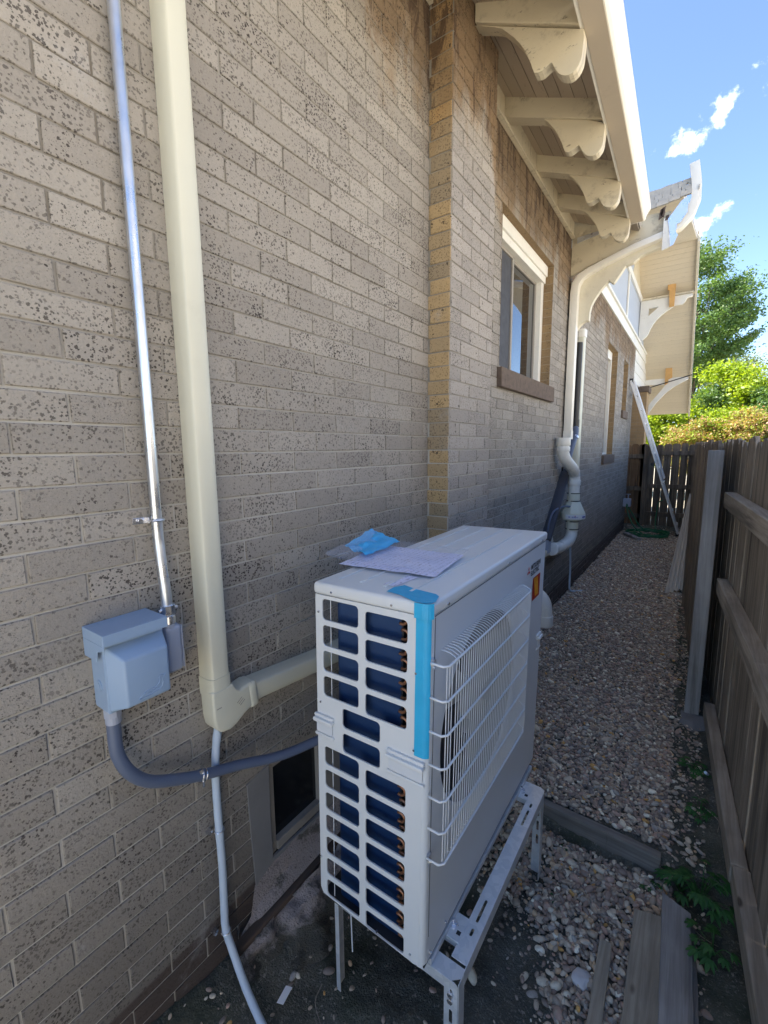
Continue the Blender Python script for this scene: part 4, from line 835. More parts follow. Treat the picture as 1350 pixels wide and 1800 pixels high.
# coil (L shaped), corner rounded
cpth = [ac(-.098, .030, 0)] + [ac(-.300 - .022 * math.sin(R(q)), .030 + .022 - .022 * math.cos(R(q)), 0) for q in range(0, 91, 15)] + [ac(-.322, LY - .02, 0)]
vs = []
for p in cpth:
    for c_ in (-.040, -HZ + .003): vs.append((p[0] + .016 * c_, p[1], p[2] + c_))
MB().add(vs, [(2 * i, 2 * i + 1, 2 * i + 3, 2 * i + 2) for i in range(len(cpth) - 1)]).build('coil', M['coil'], HP, smooth=True)
MB().box(-.098, -.092, .030, .12, -HZ + .01, -.04, ac).box(-.060, -.052, .004, .30, -HZ + .01, -.04, ac).box(-.30, -.06, .30, .304, -HZ + .01, -.04, ac).build('end_plate', M['dark'], HP)
ub = MB()
for k in range(24):
    zc = -.062 - .0395 * k; xo = -.094 + (.006 if k % 2 else 0)
    ub.tube([ac(xo + .004 + .014 * math.sin(R(q)), .020, zc - .0 + .0130 * math.cos(R(q))) for q in range(-30, 211, 20)], .0042, 8)
ub.build('return_bends', M['copper'], HP, smooth=True)
wr = MB()
for b_ in (.02, .3, .6, .9): wr.tube([ac(-DX + .006, b_, -.036), ac(-DX + .006, b_, -HZ + .01)], .0012, 5)
wr.tube([ac(-DX + .045, .012, -.036), ac(-DX + .045, .012, -HZ + .01)], .0012, 5)
for k in range(0): wr.tube([ac(-DX + .004, .03, -.07 - .06 * k), ac(-DX + .004, LY - .02, -.07 - .06 * k)], .0009, 5)
wr.build('rear_guard', M['wire'], HP)
MB().box(-DX, 0, LY - .003, LY, -HZ, -.034, ac).build('far_panel', M['acfront'], HP, .001)
MB().box(-DX, -.0, .0055, LY - .004, -HZ - .004, -HZ + .002, ac).build('base_pan', M['dark'], HP)
MB().box(-DX, -DX + .004, LY * .72, LY - .003, -HZ + .012, -.034, ac).build('rear_panel', M['acwhite'], HP)
def handle(a0, a1, c0, fn=None):
    g = fn or (lambda a, o, c: ac(a, -o, c)); h = MB()
    for (z0, z1, o0, o1) in ((c0 - .010, c0, .0, .008), (c0 - .022, c0 - .010, .0, .015), (c0 - .070, c0 - .060, .0, .006)):
        pts_ = rrect(a0, a1, z0, z1, min(.005, (z1 - z0) * .45)); n_ = len(pts_); vs = [g(p, o0, q) for p, q in pts_] + [g(p, o1, q) for p, q in pts_]
        h.add(vs, [tuple(range(n_))[::-1], tuple(range(n_, 2 * n_))] + [(i, (i + 1) % n_, (i + 1) % n_ + n_, i + n_) for i in range(n_)])
    hh = h.build('handle', M['acwhite'], HP, .002, smooth=40)
    r_ = MB(); pts_ = rrect(a0 + .006, a1 - .006, c0 - .058, c0 - .020, .006); n_ = len(pts_); vs = [g(p, .0025, q) for p, q in pts_] + [g(p, .0045, q) for p, q in pts_]
    r_.add(vs, [tuple(range(n_))[::-1], tuple(range(n_, 2 * n_))] + [(i, (i + 1) % n_, (i + 1) % n_ + n_, i + n_) for i in range(n_)]); r_.build('recess', M['acfront'], hh)
handle(-.372, -.300, -.392); handle(-.118, -.006, -.408)
handle(.900, .950, -.420, lambda a, o, c: ac(o, a, c))
scw = MB()
for a, c in ((-.300, -.020), (-.105, -.020), (-.352, -.085), (-.035, -.18), (-.35, -.355), (-.038, -.385), (-.36, -.87), (-.040, -.99), (-.150, -.994)): scw.cyl(ac(a, .0, c), ac(a, -.0045 - (.004 if c > -.03 else 0), c), .0032, 8)
for b_ in (.075, .50, .88): scw.cyl(ac(.005, b_, -.022), ac(.010, b_, -.022), .004, 8)
scw.cyl(ac(.0, .03, -.985), ac(.007, .03, -.985), .004, 8).cyl(ac(.0, .12, -.985), ac(.007, .12, -.985), .004, 8)
scw.build('screw', M['zinc'], HP)
def wrap(o, c0, c1):        # strip of tape round the front corner, o = how far it stands off the metal
    pa = [(-.037, -.0030 - o), (-.016, -.0030 - o)] + [(-.016 + (.019 + o) * math.sin(R(q)), .016 - (.019 + o) * math.cos(R(q))) for q in range(15, 61, 15)]
    n_ = len(pa); vs = [ac(a, b_, c0) for a, b_ in pa] + [ac(a, b_, c1) for a, b_ in pa]
    return vs, [(i, i + 1, i + 1 + n_, i + n_) for i in range(n_ - 1)]
tp = MB(); tp.add(*wrap(0, -.036, -.398)); tp.add(*wrap(.0095, .0015, -.0365))
tp.add([ac(a, b_, .0022) for a, b_ in [(.006, .012), (-.005, .050), (-.020, .062), (-.080, .070), (-.125, .085), (-.140, .055), (-.138, .020), (-.095, .014), (-.06, .000), (-.037, -.0105), (-.012, -.0105), (.003, -.002)]], [tuple(range(12))])
me_ = tp.build('blue_tape', M['tape'], HP)
# maker's mark
LX = .0022
def fx(a, b_, c_=0): return ac(LX + c_, .742 + a, -.118 + b_)
lg = MB()
for an in (90, 210, 330):
    d = Vector((math.cos(R(an)), math.sin(R(an)))); s_ = .019; pr_ = Vector((-d.y, d.x)); pts_ = [(0, 0), tuple(d * s_ * .5 + pr_ * s_ * .29), tuple(d * s_), tuple(d * s_ * .5 - pr_ * s_ * .29)]
    lg.add([fx(p[0], p[1] + .005) for p in pts_], [(0, 1, 2, 3)])
lg.build('logo', M['red'], HP)
text('lettering', 'MITSUBISHI', .0265, lambda a, b_, c_: fx(.028 + a * .92, b_ + .004, .0002), M['ink'], HP, .0001, .0006)
text('lettering', 'ELECTRIC', .0265, lambda a, b_, c_: fx(.028 + a * .92, b_ - .020, .0002), M['ink'], HP, .0001, .0006)
lb_ = MB().add([fx(a, b_) for a, b_ in rrect(.060, .155, -.128, -.036, .004)], [tuple(range(20))]).build('label', M['labelred'], HP)
MB().add([fx(a, b_, .0003) for a, b_ in [(.072, -.040), (.118, -.040), (.142, -.118), (.096, -.118)]], [(0, 1, 2, 3)]).build('flame', M['labelor'], lb_)
MB().add([ac(-.178, .062, .0026), ac(-.142, .062, .0026), ac(-.128, .16, .0026), ac(-.164, .16, .0026)], [(0, 1, 2, 3)]).build('notice_sticker', M['paper'], HP)
# manual in a plastic bag lying on the lid
T = empty('manual_packet', 'instruction sheets in a clear plastic bag lying on top of the heat pump', 'paper packet')
def sheet(name, cs, z0, mat, n=14, amp=.004, seed=0, curl=None):
    vs = []
    for i in range(n + 1):
        for j in range(n + 1):
            u, v = i / n, j / n; p = [(cs[0][k] * (1 - u) + cs[1][k] * u) * (1 - v) + (cs[3][k] * (1 - u) + cs[2][k] * u) * v for k in (0, 1)]
            e = amp * (1 + mn.noise(Vector((u * 3 + seed, v * 3, seed)))) + amp * .5 * mn.noise(Vector((u * 9 + seed, v * 9, seed))) + (curl(u, v) if curl else 0)
            zl = A0[2] + .019 * (p[0] - A0[0]) + .019 * (p[1] - A0[1]) + .003
            vs.append((p[0], p[1], zl + z0 + e))
    me = bpy.data.meshes.new(name); me.from_pydata(vs, [], [(i * (n + 1) + j, (i + 1) * (n + 1) + j, (i + 1) * (n + 1) + j + 1, i * (n + 1) + j + 1) for i in range(n) for j in range(n)])
    return obj(name, me, mat, T, smooth=True)
K = [(-.885, 1.010), (-.555, 1.028), (-.590, 1.285), (-.900, 1.275)]
sheet('sheets', K, .002, M['paper'], 16, .004, 1, lambda u, v: .012 * max(0, .5 - u) * v)
sheet('sheets', [(-.87, 1.03), (-.575, 1.045), (-.605, 1.27), (-.89, 1.262)], -.001, M['labelwhite'], 10, .001, 5)
sheet('leaflet', [(-.985, 1.15), (-.83, 1.08), (-.84, 1.29), (-.99, 1.33)], .012, M['bluesheet'], 20, .012, 3, lambda u, v: .030 * (1 - u) * v)
sheet('bag', [(-.95, 1.02), (-.545, 1.02), (-.58, 1.30), (-.985, 1.33)], .012, M['plastic_bag'], 26, .009, 8, lambda u, v: .03 * max(0, .22 - u) * 4 * v + .008 * max(0, .15 - u) * 6)
# ------------------------------------------------------------ stand
T = empty('stand', 'galvanised steel frame stand on four legs carrying the heat pump', 'stand')
ZT = -1.395
def sx(x0, x1, y0, y1, z0, z1): return MB().box(x0, x1, y0, y1, z0, z1)
def railplate(name, x0, x1, y0, y1, slots, ax):
    hl = []
    for s0, s1 in slots:
        if ax == 'y': cxm = (x0 + x1) / 2; hl.append(rrect(cxm - .0045, cxm + .0045, s0, s1, .0044))
        else: cym = (y0 + y1) / 2; hl.append(rrect(s0, s1, cym - .0045, cym + .0045, .0044))
    return plate(name, [(x0, y0), (x1, y0), (x1, y1), (x0, y1)], hl, .0025, lambda a, b_, c_: (a, b_, ZT + c_), M['galv'], T, bevel=.0004)
railplate('front_rail', -.456, -.412, .955, 1.68, [(1.03, 1.055), (1.075, 1.155), (1.49, 1.575), (1.59, 1.615)], 'y')
MB().box(-.412, -.4095, .935, 1.70, ZT - .042, ZT + .0012).box(-.4565, -.4545, 1.02, 1.66, ZT - .018, ZT - .0015).build('front_rail', M['galv'], T, .0006)
railplate('rear_rail', -.83, -.79, .94, 1.70, [(1.075, 1.155), (1.49, 1.575)], 'y')
MB().box(-.83, -.8275, .935, 1.70, ZT - .042, ZT + .001).build('rear_rail', M['galv'], T, .0006)
for (ya_, yb_, fy_) in ((.905, .948, 0), (1.685, 1.727, 1)):
    plate('cross_rail', [(-.815, ya_), (-.432, ya_), (-.412, ya_ + (.018 if not fy_ else 0)), (-.412, yb_ - (.016 if fy_ else 0)), (-.430 if fy_ else -.412, yb_), (-.815, yb_)], [], .0025, lambda a, b_, c_: (a, b_, ZT - .0045 + c_), M['galv'], T)
    yf = ya_ if not fy_ else yb_
    MB().box(-.815, -.434, yf - .0025, yf, ZT - .036, ZT - .0035).build('cross_rail', M['galv'], T, .0006)
for nm, lx, ly, sxn, syn, zb_ in (('a', -.412, .907, -1, 1, -1.80), ('b', -.416, 1.723, -1, -1, -1.80), ('c', -.840, .905, 1, 1, -1.755), ('d', -.826, 1.723, 1, -1, -1.80)):
    lw = .040 if nm in 'ab' else .016
    l_ = plate('leg', [(0, zb_), (lw, zb_), (lw, ZT - .004), (.012, ZT - .004), (0, ZT - .010)], [rrect(lw / 2 - .005, lw / 2 + .005, z_, z_ + .045, .0048) for z_ in ((-1.47, -1.535, -1.60, -1.665) if nm in 'ab' else ())], .0025, lambda a, b_, c_: (lx + sxn * a, ly - syn * (.003) + c_, b_), M['galv'], T)
    MB().box(min(lx, lx + .0025), max(lx, lx + .0025), min(ly, ly + syn * .035), max(ly, ly + syn * .035), zb_, ZT - .006).build('leg', M['galv'], T, .0006) if False else None
    mbx = MB().box(lx - .001 if sxn < 0 else lx - .0015, lx + .0015 if sxn < 0 else lx + .001, min(ly, ly + syn * .035), max(ly, ly + syn * .035), zb_, ZT - .006)
    mbx.build('side', M['galv'], l_, .0005)
bt = MB()
for z_ in (-1.438, -1.458): bt.cyl((-.432, .904, z_), (-.432, .895, z_), .0085, 6)
bt.build('bolt', M['zinc'], T, .001)
for yc in (1.03, 1.655):
    p_ = MB().box(-.515, -.452, yc - .036, yc + .040, ZT + .0015, ZT + .004).box(-.515, -.452, yc - .0385, yc - .036, ZT - .016, ZT + .004).box(-.54, -.515, yc - .036, yc + .04, ZT + .004, ZT + .0065).build('mount_plate', M['galv'], T, .0008)
    MB().cyl((-.487, yc, ZT + .004), (-.487, yc, ZT + .006), .015, 20).cyl((-.487, yc, ZT + .006), (-.487, yc, ZT + .014), .0095, 6).cyl((-.487, yc, ZT + .014), (-.487, yc, ZT + .022), .005, 10).build('bolt', M['zinc'], p_, .0008)
    MB().box(-.470, -.458, yc - .02, yc - .008, ZT + .0042, ZT + .0047).build('slot', M['dark'], p_)
fl = MB().box(-.505, -.490, .90, 1.80, ZT + .002, ZT + .022); fl.build('base_lip', M['galv'], T, .001)
MB().tube([(-.80, .93, -1.39), (-.79, .925, -1.60)], .0022, 5).build('hanging_wire', M['wire'], T)
# ------------------------------------------------------------ near fence, post, gate side
FX = lambda y, o=0: .148 - .0525 * (y - 3.25) + o
def pickets(mb, y0, y1, fx_, z0, z1, w=.135, gap=.006, th=.018, flat=False):
    y = y0
    while y < y1:
        ww_ = w * random.uniform(.92, 1.05); a, b_ = y, min(y + ww_, y1); zt_ = z1 + random.uniform(-.012, .018); of = random.uniform(-.004, .004)
        pa = [(a, z0 + random.uniform(-.02, .02)), (b_, z0), (b_, zt_ - .035), (b_ - .03, zt_), (a + .03, zt_), (a, zt_ - .035)]
        xa, xb = fx_(a) + of, fx_(b_) + of; n_ = 6
        vs = [((xa if p[0] - a < (b_ - a) * .5 else xb) + 0, p[0], p[1]) for p in pa]; vs = [(fx_(v[1]) + of, v[1], v[2]) for v in vs]; vs += [(v[0] + th, v[1], v[2]) for v in vs]
        mb.add(vs, [tuple(range(6)), tuple(range(11, 5, -1))] + [(i, i + 6, (i + 1) % 6 + 6, (i + 1) % 6) for i in range(6)]); y = b_ + gap * random.uniform(.3, 1.6)
    return mb
T = empty('wood_fence', 'weathered grey picket fence with three rails at the right edge of the passage', 'fence')
pickets(MB(), -.3, 4.3, lambda y: FX(y, .055), -1.74, .03).build('picket_panel', M['fence_v'], T, .002)
for (zt_, h_, sl_) in ((-1.565, .085, .012), (-.775, .09, .02), (-.262, .085, .008)):
    m_ = MB()
    for (ya_, yb_) in ((-.3, 1.93), (1.935, 3.22)):
        j = random.uniform(-.003, .003)
        m_.add([(FX(y, ox) + j, y, zt_ + oz - sl_ * (3.25 - y) * (-1 if zt_ < -1 else -1)) for y in (ya_, yb_) for ox in (.0, .054) for oz in (-h_, 0)], [(0, 1, 3, 2), (4, 6, 7, 5), (0, 4, 5, 1), (2, 3, 7, 6), (0, 2, 6, 4), (1, 5, 7, 3)])
    m_.build('rail', M['rail'], T, .004)
T = empty('fence_post', 'square grey wooden post standing at the end of the near fence', 'post')
MB().box(.052, .128, 3.19, 3.26, -1.72, -.022).build('shaft', M['post'], T, .004)
rk = MB(); rough_sheet('footing', [[(.02, 3.10, -1.70), (.10, 3.04, -1.70), (.19, 3.06, -1.70)], [(.04, 3.12, -1.66), (.10, 3.09, -1.65), (.17, 3.12, -1.66)], [(.03, 3.2, -1.66), (.1, 3.2, -1.65), (.18, 3.2, -1.66)]], M['concrete'], T, .01, 6)
T = empty('picket_fence', 'dark picket fence panel between the square post and the corrugated sheet', 'fence')
pickets(MB(), 3.30, 5.56, lambda y: .10 - .045 * (y - 3.3), -1.74, .03).build('picket_panel', M['fence_backg'], T, .002)
MB().box(-.020, .03, 5.50, 5.60, -1.74, .045).build('post', M['fence_backg'], T, .003)
pickets(MB(), 5.62, 11.1, lambda y: .085 - .002 * (y - 5.6), -1.74, .03).build('picket_panel', M['fence_backg'], T, .002)
T = empty('back_fence', 'picket fence closing the far end of the passage with light through its gaps', 'fence')
def bpick(x0, x1, mat, nm):
    m_ = MB(); x = x0
    while x < x1:
        w_ = random.uniform(.125, .145); zt_ = .055 + random.uniform(-.02, .02); m_.prism([(x, -1.75), (x + w_, -1.75), (x + w_, zt_ - .035), (x + w_ - .03, zt_), (x + .03, zt_), (x, zt_ - .035)], (0, 11.12, 0), (1, 0, 0), (0, 0, 1), (0, .018, 0)); x += w_ + random.uniform(.003, .010)
    m_.build(nm, mat, T, .002)
bpick(-1.75, -1.0, M['fence_back'], 'picket_panel'); bpick(-.99, .10, M['fence_backg'], 'picket_panel')
for z_ in (-.20, -.90, -1.50): MB().box(-1.75, -.93, 11.075, 11.12, z_ - .045, z_ + .045).box(-.82, .10, 11.075, 11.12, z_ + .02, z_ + .11).build('rail', M['fence_backg'], T, .003)
MB().box(-.93, -.83, 11.02, 11.12, -1.75, .03).build('post', M['fence_backg'], T, .003)
# corrugated sheet leaning on the fence
T_ = MB(); NA, NB = 96, 14
A_, C_ = Vector((-.19, 5.88, -1.685)), Vector((-.047, 8.0, -.716)); A2, C2 = Vector((.040, 6.02, -1.60)), Vector((.060, 8.0, -.60))
nrm = (C_ - A_).cross(A2 - A_).normalized()
if nrm.z < 0: nrm = -nrm
vs = []
for i in range(NA + 1):
    u = i / NA
    for j in range(NB + 1):
        v = j / NB; p = (A_ * (1 - u) + A2 * u) * (1 - v) + (C_ * (1 - u) + C2 * u) * v; p = p + nrm * (.016 * math.sin(u * 2 * math.pi * 5.5) + .012 * math.sin(v * 3)); vs.append(tuple(p))
T_.add(vs, [(i * (NB + 1) + j, (i + 1) * (NB + 1) + j, (i + 1) * (NB + 1) + j + 1, i * (NB + 1) + j + 1) for i in range(NA) for j in range(NB)])
cs_ = T_.build('corrugated_sheet', M['corr'], smooth=True); tag(cs_, 'rusty pale corrugated metal sheet leaning against the far right fence', 'metal sheet'); sd_ = cs_.modifiers.new('s', 'SOLIDIFY'); sd_.thickness = .002
# ladder
T = empty('ladder', 'long aluminium extension ladder leaning against the far house wall', 'ladder')
f1, t1 = Vector((-.185, 9.95, -1.64)), Vector((-1.13, 9.80, 1.25)); dv = (t1 - f1); off = Vector((-.012, .38, 0))
for o_ in (Vector((0, 0, 0)), off): MB().beam(f1 + o_, f1 + o_ + dv, .036, .085, up=(0, 1, 0)).build('side_rail', M['ladder'], T, .003)
m2, e2 = f1 + dv * .36 + Vector((.05, .02, .0)), t1 + Vector((.04, .02, .02))
for o_ in (Vector((0, .02, 0)), off - Vector((0, .02, 0))): MB().beam(m2 + o_, e2 + o_, .024, .07, up=(0, 1, 0)).build('fly_rail', M['ladder'], T, .003)
rg = MB()
for k in range(10): p = f1 + dv * (.05 + .095 * k); rg.cyl(p + Vector((.02, -.02, .01)), p + off + Vector((.02, .02, .01)), .016, 8)
rg.build('rung', M['alum'], T)
MB().obox(t1 + Vector((0, 0, .0)), (.04, 0, 0), (0, .04, 0), (0, 0, .035)).obox(t1 + off, (.04, 0, 0), (0, .04, 0), (0, 0, .035)).obox(f1 + Vector((-.0, 0, -.02)), (.04, 0, 0), (0, .03, 0), (0, 0, .03)).build('end_cap', M['black'], T, .006)
MB().cyl(f1 + dv * .455 + Vector((-.06, -.05, 0)), f1 + dv * .455 + Vector((-.06, .0, 0)), .035, 16).build('pulley', M['black'], T, .003)
# hose, reel, plank bits at the far end
T = empty('garden_hose', 'green garden hose coiled on the gravel near the back fence', 'hose')
hp = []
for k in range(90):
    a = k * .36; rr = .26 + .07 * math.sin(k * .9); hp.append((-.66 + rr * 1.15 * math.cos(a), 9.75 + rr * 1.5 * math.sin(a), -1.665 + .02 * abs(math.sin(k * 1.3)) + k * .0004))
MB().tube(hp, .011, 7).build('coil', M['hose'], T, smooth=True)
MB().tube(smoothpath([(-1.08, 9.95, -1.15), (-1.02, 9.9, -1.35), (-.9, 9.8, -1.55), (-.75, 9.7, -1.65)], 6), .012, 7).tube(smoothpath([(-1.08, 9.95, -1.12), (-.95, 10.0, -1.35), (-.8, 10.0, -1.58), (-.5, 10.0, -1.66)], 6), .012, 7).tube(smoothpath([(-.52, 10.0, -1.66), (-.60, 10.6, -1.62), (-.62, 10.95, -1.50), (-.60, 11.02, -1.2), (-.53, 11.03, -1.12)], 6), .012, 7).build('run', M['hose'], T, smooth=True)
T = empty('hose_tap', 'grey metal tap box fixed to the far end of the brick wall', 'tap')
MB().box(WX + .002, WX + .14, 9.95, 10.08, -1.18, -1.02).build('body', M['fitting'], T, .01)
MB().cyl((WX + .09, 9.98, -1.02), (WX + .09, 9.98, -.93), .01, 8).cyl((WX + .05, 9.98, -.93), (WX + .13, 9.98, -.93), .008, 8).build('handle', M['fitting'], T)
T = MB().beam((-1.02, 9.55, -1.645), (-.75, 9.0, -1.64), .09, .045).build('plank', M['boardg'], None, .004); tag(T, 'short weathered board lying on the gravel by the far wall', 'board')
# edging and loose boards
e_ = MB(); ed = [(-.60, 2.02), (-.48, 1.992), (-.2, 1.984), (.0, 1.972)]
for (xa, y_a), (xb, y_b) in zip(ed, ed[1:]):
    e_.add([(x, y + o, z) for x, y in ((xa, y_a), (xb, y_b)) for o in (-.020, .018) for z in (-1.80, -1.676)], [(0, 1, 3, 2), (4, 6, 7, 5), (0, 4, 5, 1), (2, 3, 7, 6), (0, 2, 6, 4), (1, 5, 7, 3)])
tag(e_.build('edging_board', M['edging'], None, .002), 'grey edging board set on edge across the gravel beside the stand', 'edging board')
def board(name, a, b, w, th, mat, lab, cut=0.):
    a, b = Vector(a), Vector(b); d = b - a; L_ = d.length; d.normalize(); u = Vector((0, 0, 1)); s_ = d.cross(u).normalized(); n_ = 24
    vs = []
    for i in range(n_ + 1):
        for (sx_, sz_) in ((-1, -1), (1, -1), (1, 1), (-1, 1)):
            tt = i / n_ * L_ - (cut * (sx_) * (1 if i == n_ else 0)); jit = .0016 * mn.noise(Vector((i * .8, sx_ * 3, sz_ * 2)) + a * 9)
            vs.append(a + d * tt + s_ * (sx_ * (w / 2 + jit * 1.2)) + u * (sz_ * th / 2 + jit))
    m_ = MB().add(vs, [(0, 1, 2, 3), (4 * n_ + 3, 4 * n_ + 2, 4 * n_ + 1, 4 * n_)] + [(4 * i + j, 4 * (i + 1) + j, 4 * (i + 1) + (j + 1) % 4, 4 * i + (j + 1) % 4) for i in range(n_) for j in range(4)])
    return tag(m_.build(name, mat, None, .0015), lab, 'board', 'loose boards at the foot of the fence')
zb = -1.735
board('old_board', (-.115, .85, zb + .01), (-.137, 1.535, zb), .040, .020, M['board'], 'narrowest loose board, leftmost of the boards on the gravel')
board('old_board', (-.01, .80, zb + .01), (-.018, 1.72, zb + .002), .098, .036, M['board'], 'brown loose board with a knot, middle of the boards at the fence foot', -.014)
board('old_board', (.09, .85, zb + .015), (.060, 1.81, zb + .012), .090, .036, M['boardg'], 'grey loose board with an angled end, rightmost of the boards', .02)
board('old_board', (.142, .9, zb - .01), (.112, 1.76, zb - .01), .016, .045, M['boardg'], 'thin grey board standing on edge beside the rightmost loose board')
tag(MB().beam((-.10, 1.22, zb - .02), (-.03, 1.33, zb - .015), .022, .022).build('stake', M['rail'], None, .003), 'pale broken stick poking out between the loose boards', 'stick')
def rock(x, y, s, mat, lab, z=None):
    bm = bmesh.new(); bmesh.ops.create_icosphere(bm, subdivisions=3, radius=s)
    q = Vector((x * 9, y * 9, 1))
    for v in bm.verts: v.co = v.co * (1 + .35 * mn.noise(v.co / s * 1.1 + q) + .10 * mn.noise(v.co / s * 3.3 + q)); v.co.z *= .7
    for v in bm.verts: v.co += Vector((x, y, (ground_at(x, y) + s * .35) if z is None else z))
    me = bpy.data.meshes.new('rock'); bm.to_mesh(me); bm.free(); return tag(obj('rock', me, mat, smooth=35), lab, 'rock')
rock(-.185, 1.385, .030, M['rock'], 'white broken rock lying beside the narrowest loose board')
tag(MB().obox((-.925, .755, -1.675), (.010, .004, 0), (-.003, .022, .003), (0, 0, .0007)).build('paper_scrap', M['labelwhite']), 'small white paper scrap lying on the dark soil', 'scrap')
tag(MB().tube([(.165, 2.62, -1.66), (.150, 2.45, -1.55), (.140, 2.36, -1.49)], .007, 8).build('stake', M['wrap']), 'pale thin stake leaning among weeds under the near fence', 'stick')
tw = MB()
for k in range(26):
    x, y = random.choice([(random.uniform(-.95, -.2), random.uniform(.6, 1.3)), (random.uniform(-.1, .25), random.uniform(1.1, 2.4)), (random.uniform(-.9, 0), random.uniform(8.5, 10.8))]); a = random.uniform(0, 6.28); l = random.uniform(.02, .07); z = ground_at(x, y) + .014
    tw.tube(smoothpath([(x, y, z), (x + l * math.cos(a), y + l * math.sin(a), z + .006), (x + 2 * l * math.cos(a + .4), y + 2 * l * math.sin(a + .4), z)], 3), .0014, 5)
tag(tw.build('dead_twigs', M['rail']), 'dry twigs and stalks scattered over the soil', 'twigs', kind='stuff')
# ------------------------------------------------------------ vegetation
def leafmesh(name, pts, size, mat, parent, droop=.4, shape='leaf', nrmf=None):
    n = len(pts); P_ = np.array(pts); s = size * rng.uniform(.6, 1.35, n)[:, None]
    d = rng.normal(size=(n, 3)); d[:, 2] = d[:, 2] * .6 - droop; d /= np.linalg.norm(d, axis=1)[:, None]
    e = rng.normal(size=(n, 3)); e -= d * (e * d).sum(1)[:, None]; e /= np.linalg.norm(e, axis=1)[:, None]; nn = np.cross(d, e)
    a = P_ - d * s * .5; b = P_ + e * s * .28 + nn * s * .06; c_ = P_ + d * s * .5; f = P_ - e * s * .28 + nn * s * .06
    V_ = np.stack([a, b, c_, f], 1).reshape(-1, 3)
    me = bpy.data.meshes.new(name); me.vertices.add(4 * n); me.vertices.foreach_set('co', V_.ravel()); me.loops.add(4 * n); me.loops.foreach_set('vertex_index', np.arange(4 * n)); me.polygons.add(n); me.polygons.foreach_set('loop_start', np.arange(0, 4 * n, 4)); me.update(); me.validate()
    return obj(name, me, mat, parent)
def plant_tree(name, label, cat, base, crown_c, crown_r, nclump, nleaf, lsize, mat, clr=.35, group=None, up=.0, flat=.5, lim=8, seed=1, trunk_r=.15):
    random.seed(seed); r0 = np.random.default_rng(seed)
    T = empty(name, label, cat, group); cc = Vector(crown_c); cr_ = Vector(crown_r); tr_ = MB(); b0 = Vector(base)
    clumps = []
    for i in range(nclump):
        while True:
            p = Vector((random.uniform(-1, 1), random.uniform(-1, 1), random.uniform(-1, 1)))
            if p.length < 1 and p.length > .25: break
        p = Vector((p.x * cr_.x, p.y * cr_.y, p.z * cr_.z)); p *= (1 + .22 * mn.noise(p * .7 + cc)); clumps.append(cc + p)
    top = cc + Vector((0, 0, cr_.z * .45)); tp_ = smoothpath([b0, b0.lerp(top, .4) + Vector((.1, .05, 0)), top], 6)
    tr_.tube(tp_, trunk_r, 9, scale=[1 - .8 * i / (len(tp_) - 1) for i in range(len(tp_))])
    for c_ in clumps[::max(1, nclump // (lim * 3))]:
        s_ = tp_[min(len(tp_) - 2, max(2, int(len(tp_) * random.uniform(.35, .9))))]; mid = s_.lerp(c_, .5) + Vector((0, 0, .15 * cr_.z * random.uniform(-.3, .6)))
        pa = smoothpath([s_, mid, c_], 4); tr_.tube(pa, trunk_r * .28, 5, scale=[1 - .85 * i / (len(pa) - 1) for i in range(len(pa))])
    tr_.build('trunk', M['bark'], T, smooth=True)
    P_ = []
    for c_ in clumps:
        k = int(nleaf * random.uniform(.5, 1.4)); g = r0.normal(size=(k, 3)) * np.array([clr, clr, clr * flat]); ax = r0.uniform(-1, 1)
        g[:, 2] += g[:, 0] * (up + .25 * ax); P_.append(g + np.array(c_))
    leafmesh('crown', np.concatenate(P_), lsize, mat, T); return T
plant_tree('locust_tree', 'tall feathery green tree rising behind the gable eave', 'tree', (-.6, 21, -1.7), (-.35, 21, 4.75), (1.75, 2.2, 2.55), 84, 560, .10, M['leaf_tree'], .27, up=.45, flat=.36, seed=4)
plant_tree('distant_tree', 'pale hazy tree far off beyond the tall feathery tree', 'tree', (3.5, 42, -1.7), (2.2, 42, 3.8), (4.5, 3, 2.6), 60, 300, .17, M['leaf_pale'], .6, seed=8)
plant_tree('lime_shrub', 'bright yellow green shrub, tallest of those behind the fences', 'shrub', (.62, 18, -1.7), (.80, 18, 1.25), (.85, 1.0, 1.35), 62, 270, .10, M['leaf_lime'], .20, seed=11, trunk_r=.06, group='shrubs behind the fences')
plant_tree('lime_shrub', 'yellow green shrub behind the ladder under the gable soffit', 'shrub', (-.75, 17, -1.7), (-.95, 17, .55), (.95, .8, 1.25), 70, 250, .09, M['leaf_lime'], .20, seed=12, trunk_r=.05, group='shrubs behind the fences')
plant_tree('green_shrub', 'darker green shrub at the right edge above the near fence', 'shrub', (1.8, 17, -1.7), (1.75, 17, .65), (.6, .9, 1.2), 45, 260, .09, M['leaf_tree'], .22, seed=13, trunk_r=.05, group='shrubs behind the fences')
plant_tree('green_shrub', 'dark green bush half hidden between the yellow green shrubs', 'shrub', (.25, 17.4, -1.7), (.22, 17.4, .95), (.35, .5, .9), 26, 220, .085, M['leaf_tree'], .17, seed=21, trunk_r=.05, group='shrubs behind the fences')
plant_tree('rusty_shrub', 'reddish brown shrub low behind the corner of the fences', 'shrub', (.05, 16, -1.7), (.0, 16, .0), (.80, .6, .85), 85, 250, .065, M['leaf_rust'], .13, seed=14, trunk_r=.05, group='shrubs behind the fences')
plant_tree('rusty_shrub', 'orange brown shrub above the near fence at the right', 'shrub', (1.0, 15.6, -1.7), (1.15, 15.6, .15), (.70, .6, .85), 85, 240, .065, M['leaf_rust'], .13, seed=15, trunk_r=.05, group='shrubs behind the fences')
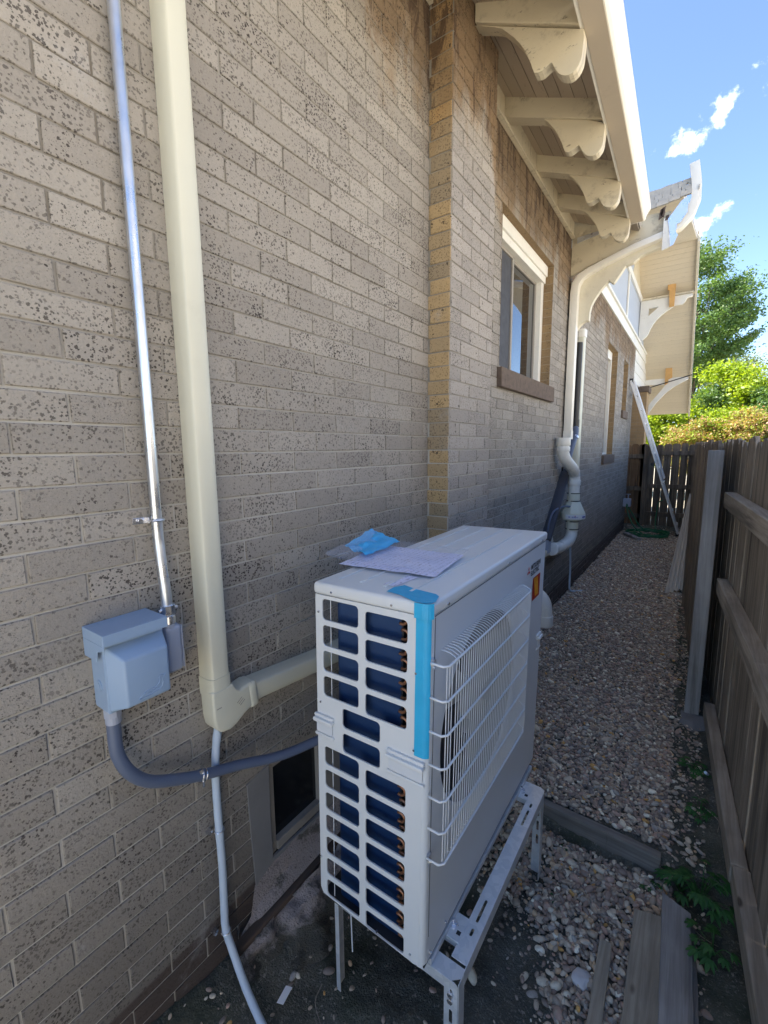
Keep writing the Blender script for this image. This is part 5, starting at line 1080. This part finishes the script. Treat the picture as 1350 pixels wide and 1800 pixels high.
plant_tree('lime_shrub', 'low yellow green shrub between the two rust brown shrubs', 'shrub', (.6, 16.3, -1.7), (.65, 16.3, .35), (.5, .5, .95), 45, 240, .08, M['leaf_lime'], .16, seed=16, trunk_r=.04, group='shrubs behind the fences')
plant_tree('hedge_tree', 'large leafy tree beyond the left side of the back fence', 'tree', (-2.6, 18, -1.7), (-2.4, 18, 1.0), (1.6, 1.5, 1.7), 50, 260, .09, M['leaf_lime'], .3, seed=17)
def weed(x, y, n, s, lab, seed, z=None, tall=.06):
    random.seed(seed); T = empty('weed', lab, 'weed', 'weeds on the soil by the fence'); z0 = ground_at(x, y) if z is None else z; st = MB(); lf = MB()
    for k in range(n):
        a = random.uniform(0, 6.28); r_ = random.uniform(.3, 1) * s; h = random.uniform(.35, 1) * tall; tip = Vector((x + r_ * math.cos(a), y + r_ * math.sin(a), z0 + h)); st.tube(smoothpath([(x, y, z0), (x + r_ * .5 * math.cos(a), y + r_ * .5 * math.sin(a), z0 + h * .9), tip], 3), .0012, 5)
        L_ = s * random.uniform(.35, .6)
        for q in range(-2, 3):          # five-lobed leaf
            aa = a + q * .62; l_ = L_ * (1 - .16 * abs(q)); d = Vector((math.cos(aa), math.sin(aa), -.35)).normalized(); sd_ = Vector((-math.sin(aa), math.cos(aa), 0)); w_ = l_ * .17
            m1 = tip + d * l_ * .35; m2 = tip + d * l_ * .7 - Vector((0, 0, l_ * .05)); e_ = tip + d * l_ - Vector((0, 0, l_ * .14)); rs = Vector((0, 0, w_ * .35))
            lf.add([tip, m1 + sd_ * w_ + rs, m1, m1 - sd_ * w_ + rs, m2 + sd_ * w_ * .8 + rs, m2, m2 - sd_ * w_ * .8 + rs, e_], [(0, 1, 2), (0, 2, 3), (1, 4, 5, 2), (2, 5, 6, 3), (4, 7, 5), (5, 7, 6)])
    st.build('stem', M['leaf_weed'], T); me = lf.build('leaves', M['leaf_weed'], T, smooth=True)
weed(.135, 1.90, 22, .10, 'large lobed green weed by the loose boards, nearest the fence foot', 1, tall=.12)
weed(.075, 1.93, 16, .07, 'lobed green weed at the right end of the edging board', 2, tall=.08)
weed(.17, 1.70, 12, .08, 'lobed green weed beside the thin board on edge', 3, tall=.07)
weed(.10, 2.62, 18, .07, 'small green weed at the fence foot in front of the post', 4, tall=.06)
weed(.13, 2.32, 14, .06, 'small green weed under the near fence beside the pale stake', 5, tall=.05)
weed(-.33, 1.62, 7, .025, 'tiny green weed on the gravel in front of the edging board', 6, tall=.02)
weed(-.36, 1.88, 7, .03, 'tiny green weed against the edging board near the stand', 7, tall=.02)
weed(-.40, 5.9, 9, .05, 'small green weed alone on the far gravel', 8, tall=.03)
weed(-.02, 1.88, 8, .04, 'small green weed just below the edging board end', 9, tall=.03)
# ------------------------------------------------------------ put each thing's empty at its base
bpy.context.view_layer.update()
for o in list(C.objects):
    if o.type == 'EMPTY' and o.parent is None and o.children:
        co = [c.matrix_world @ Vector(bb) for c in o.children_recursive if c.type == 'MESH' for bb in c.bound_box]
        if not co: continue
        b_ = Vector(((min(v.x for v in co) + max(v.x for v in co)) / 2, (min(v.y for v in co) + max(v.y for v in co)) / 2, min(v.z for v in co)))
        o.location = b_
        for c in o.children: c.location = c.location - b_
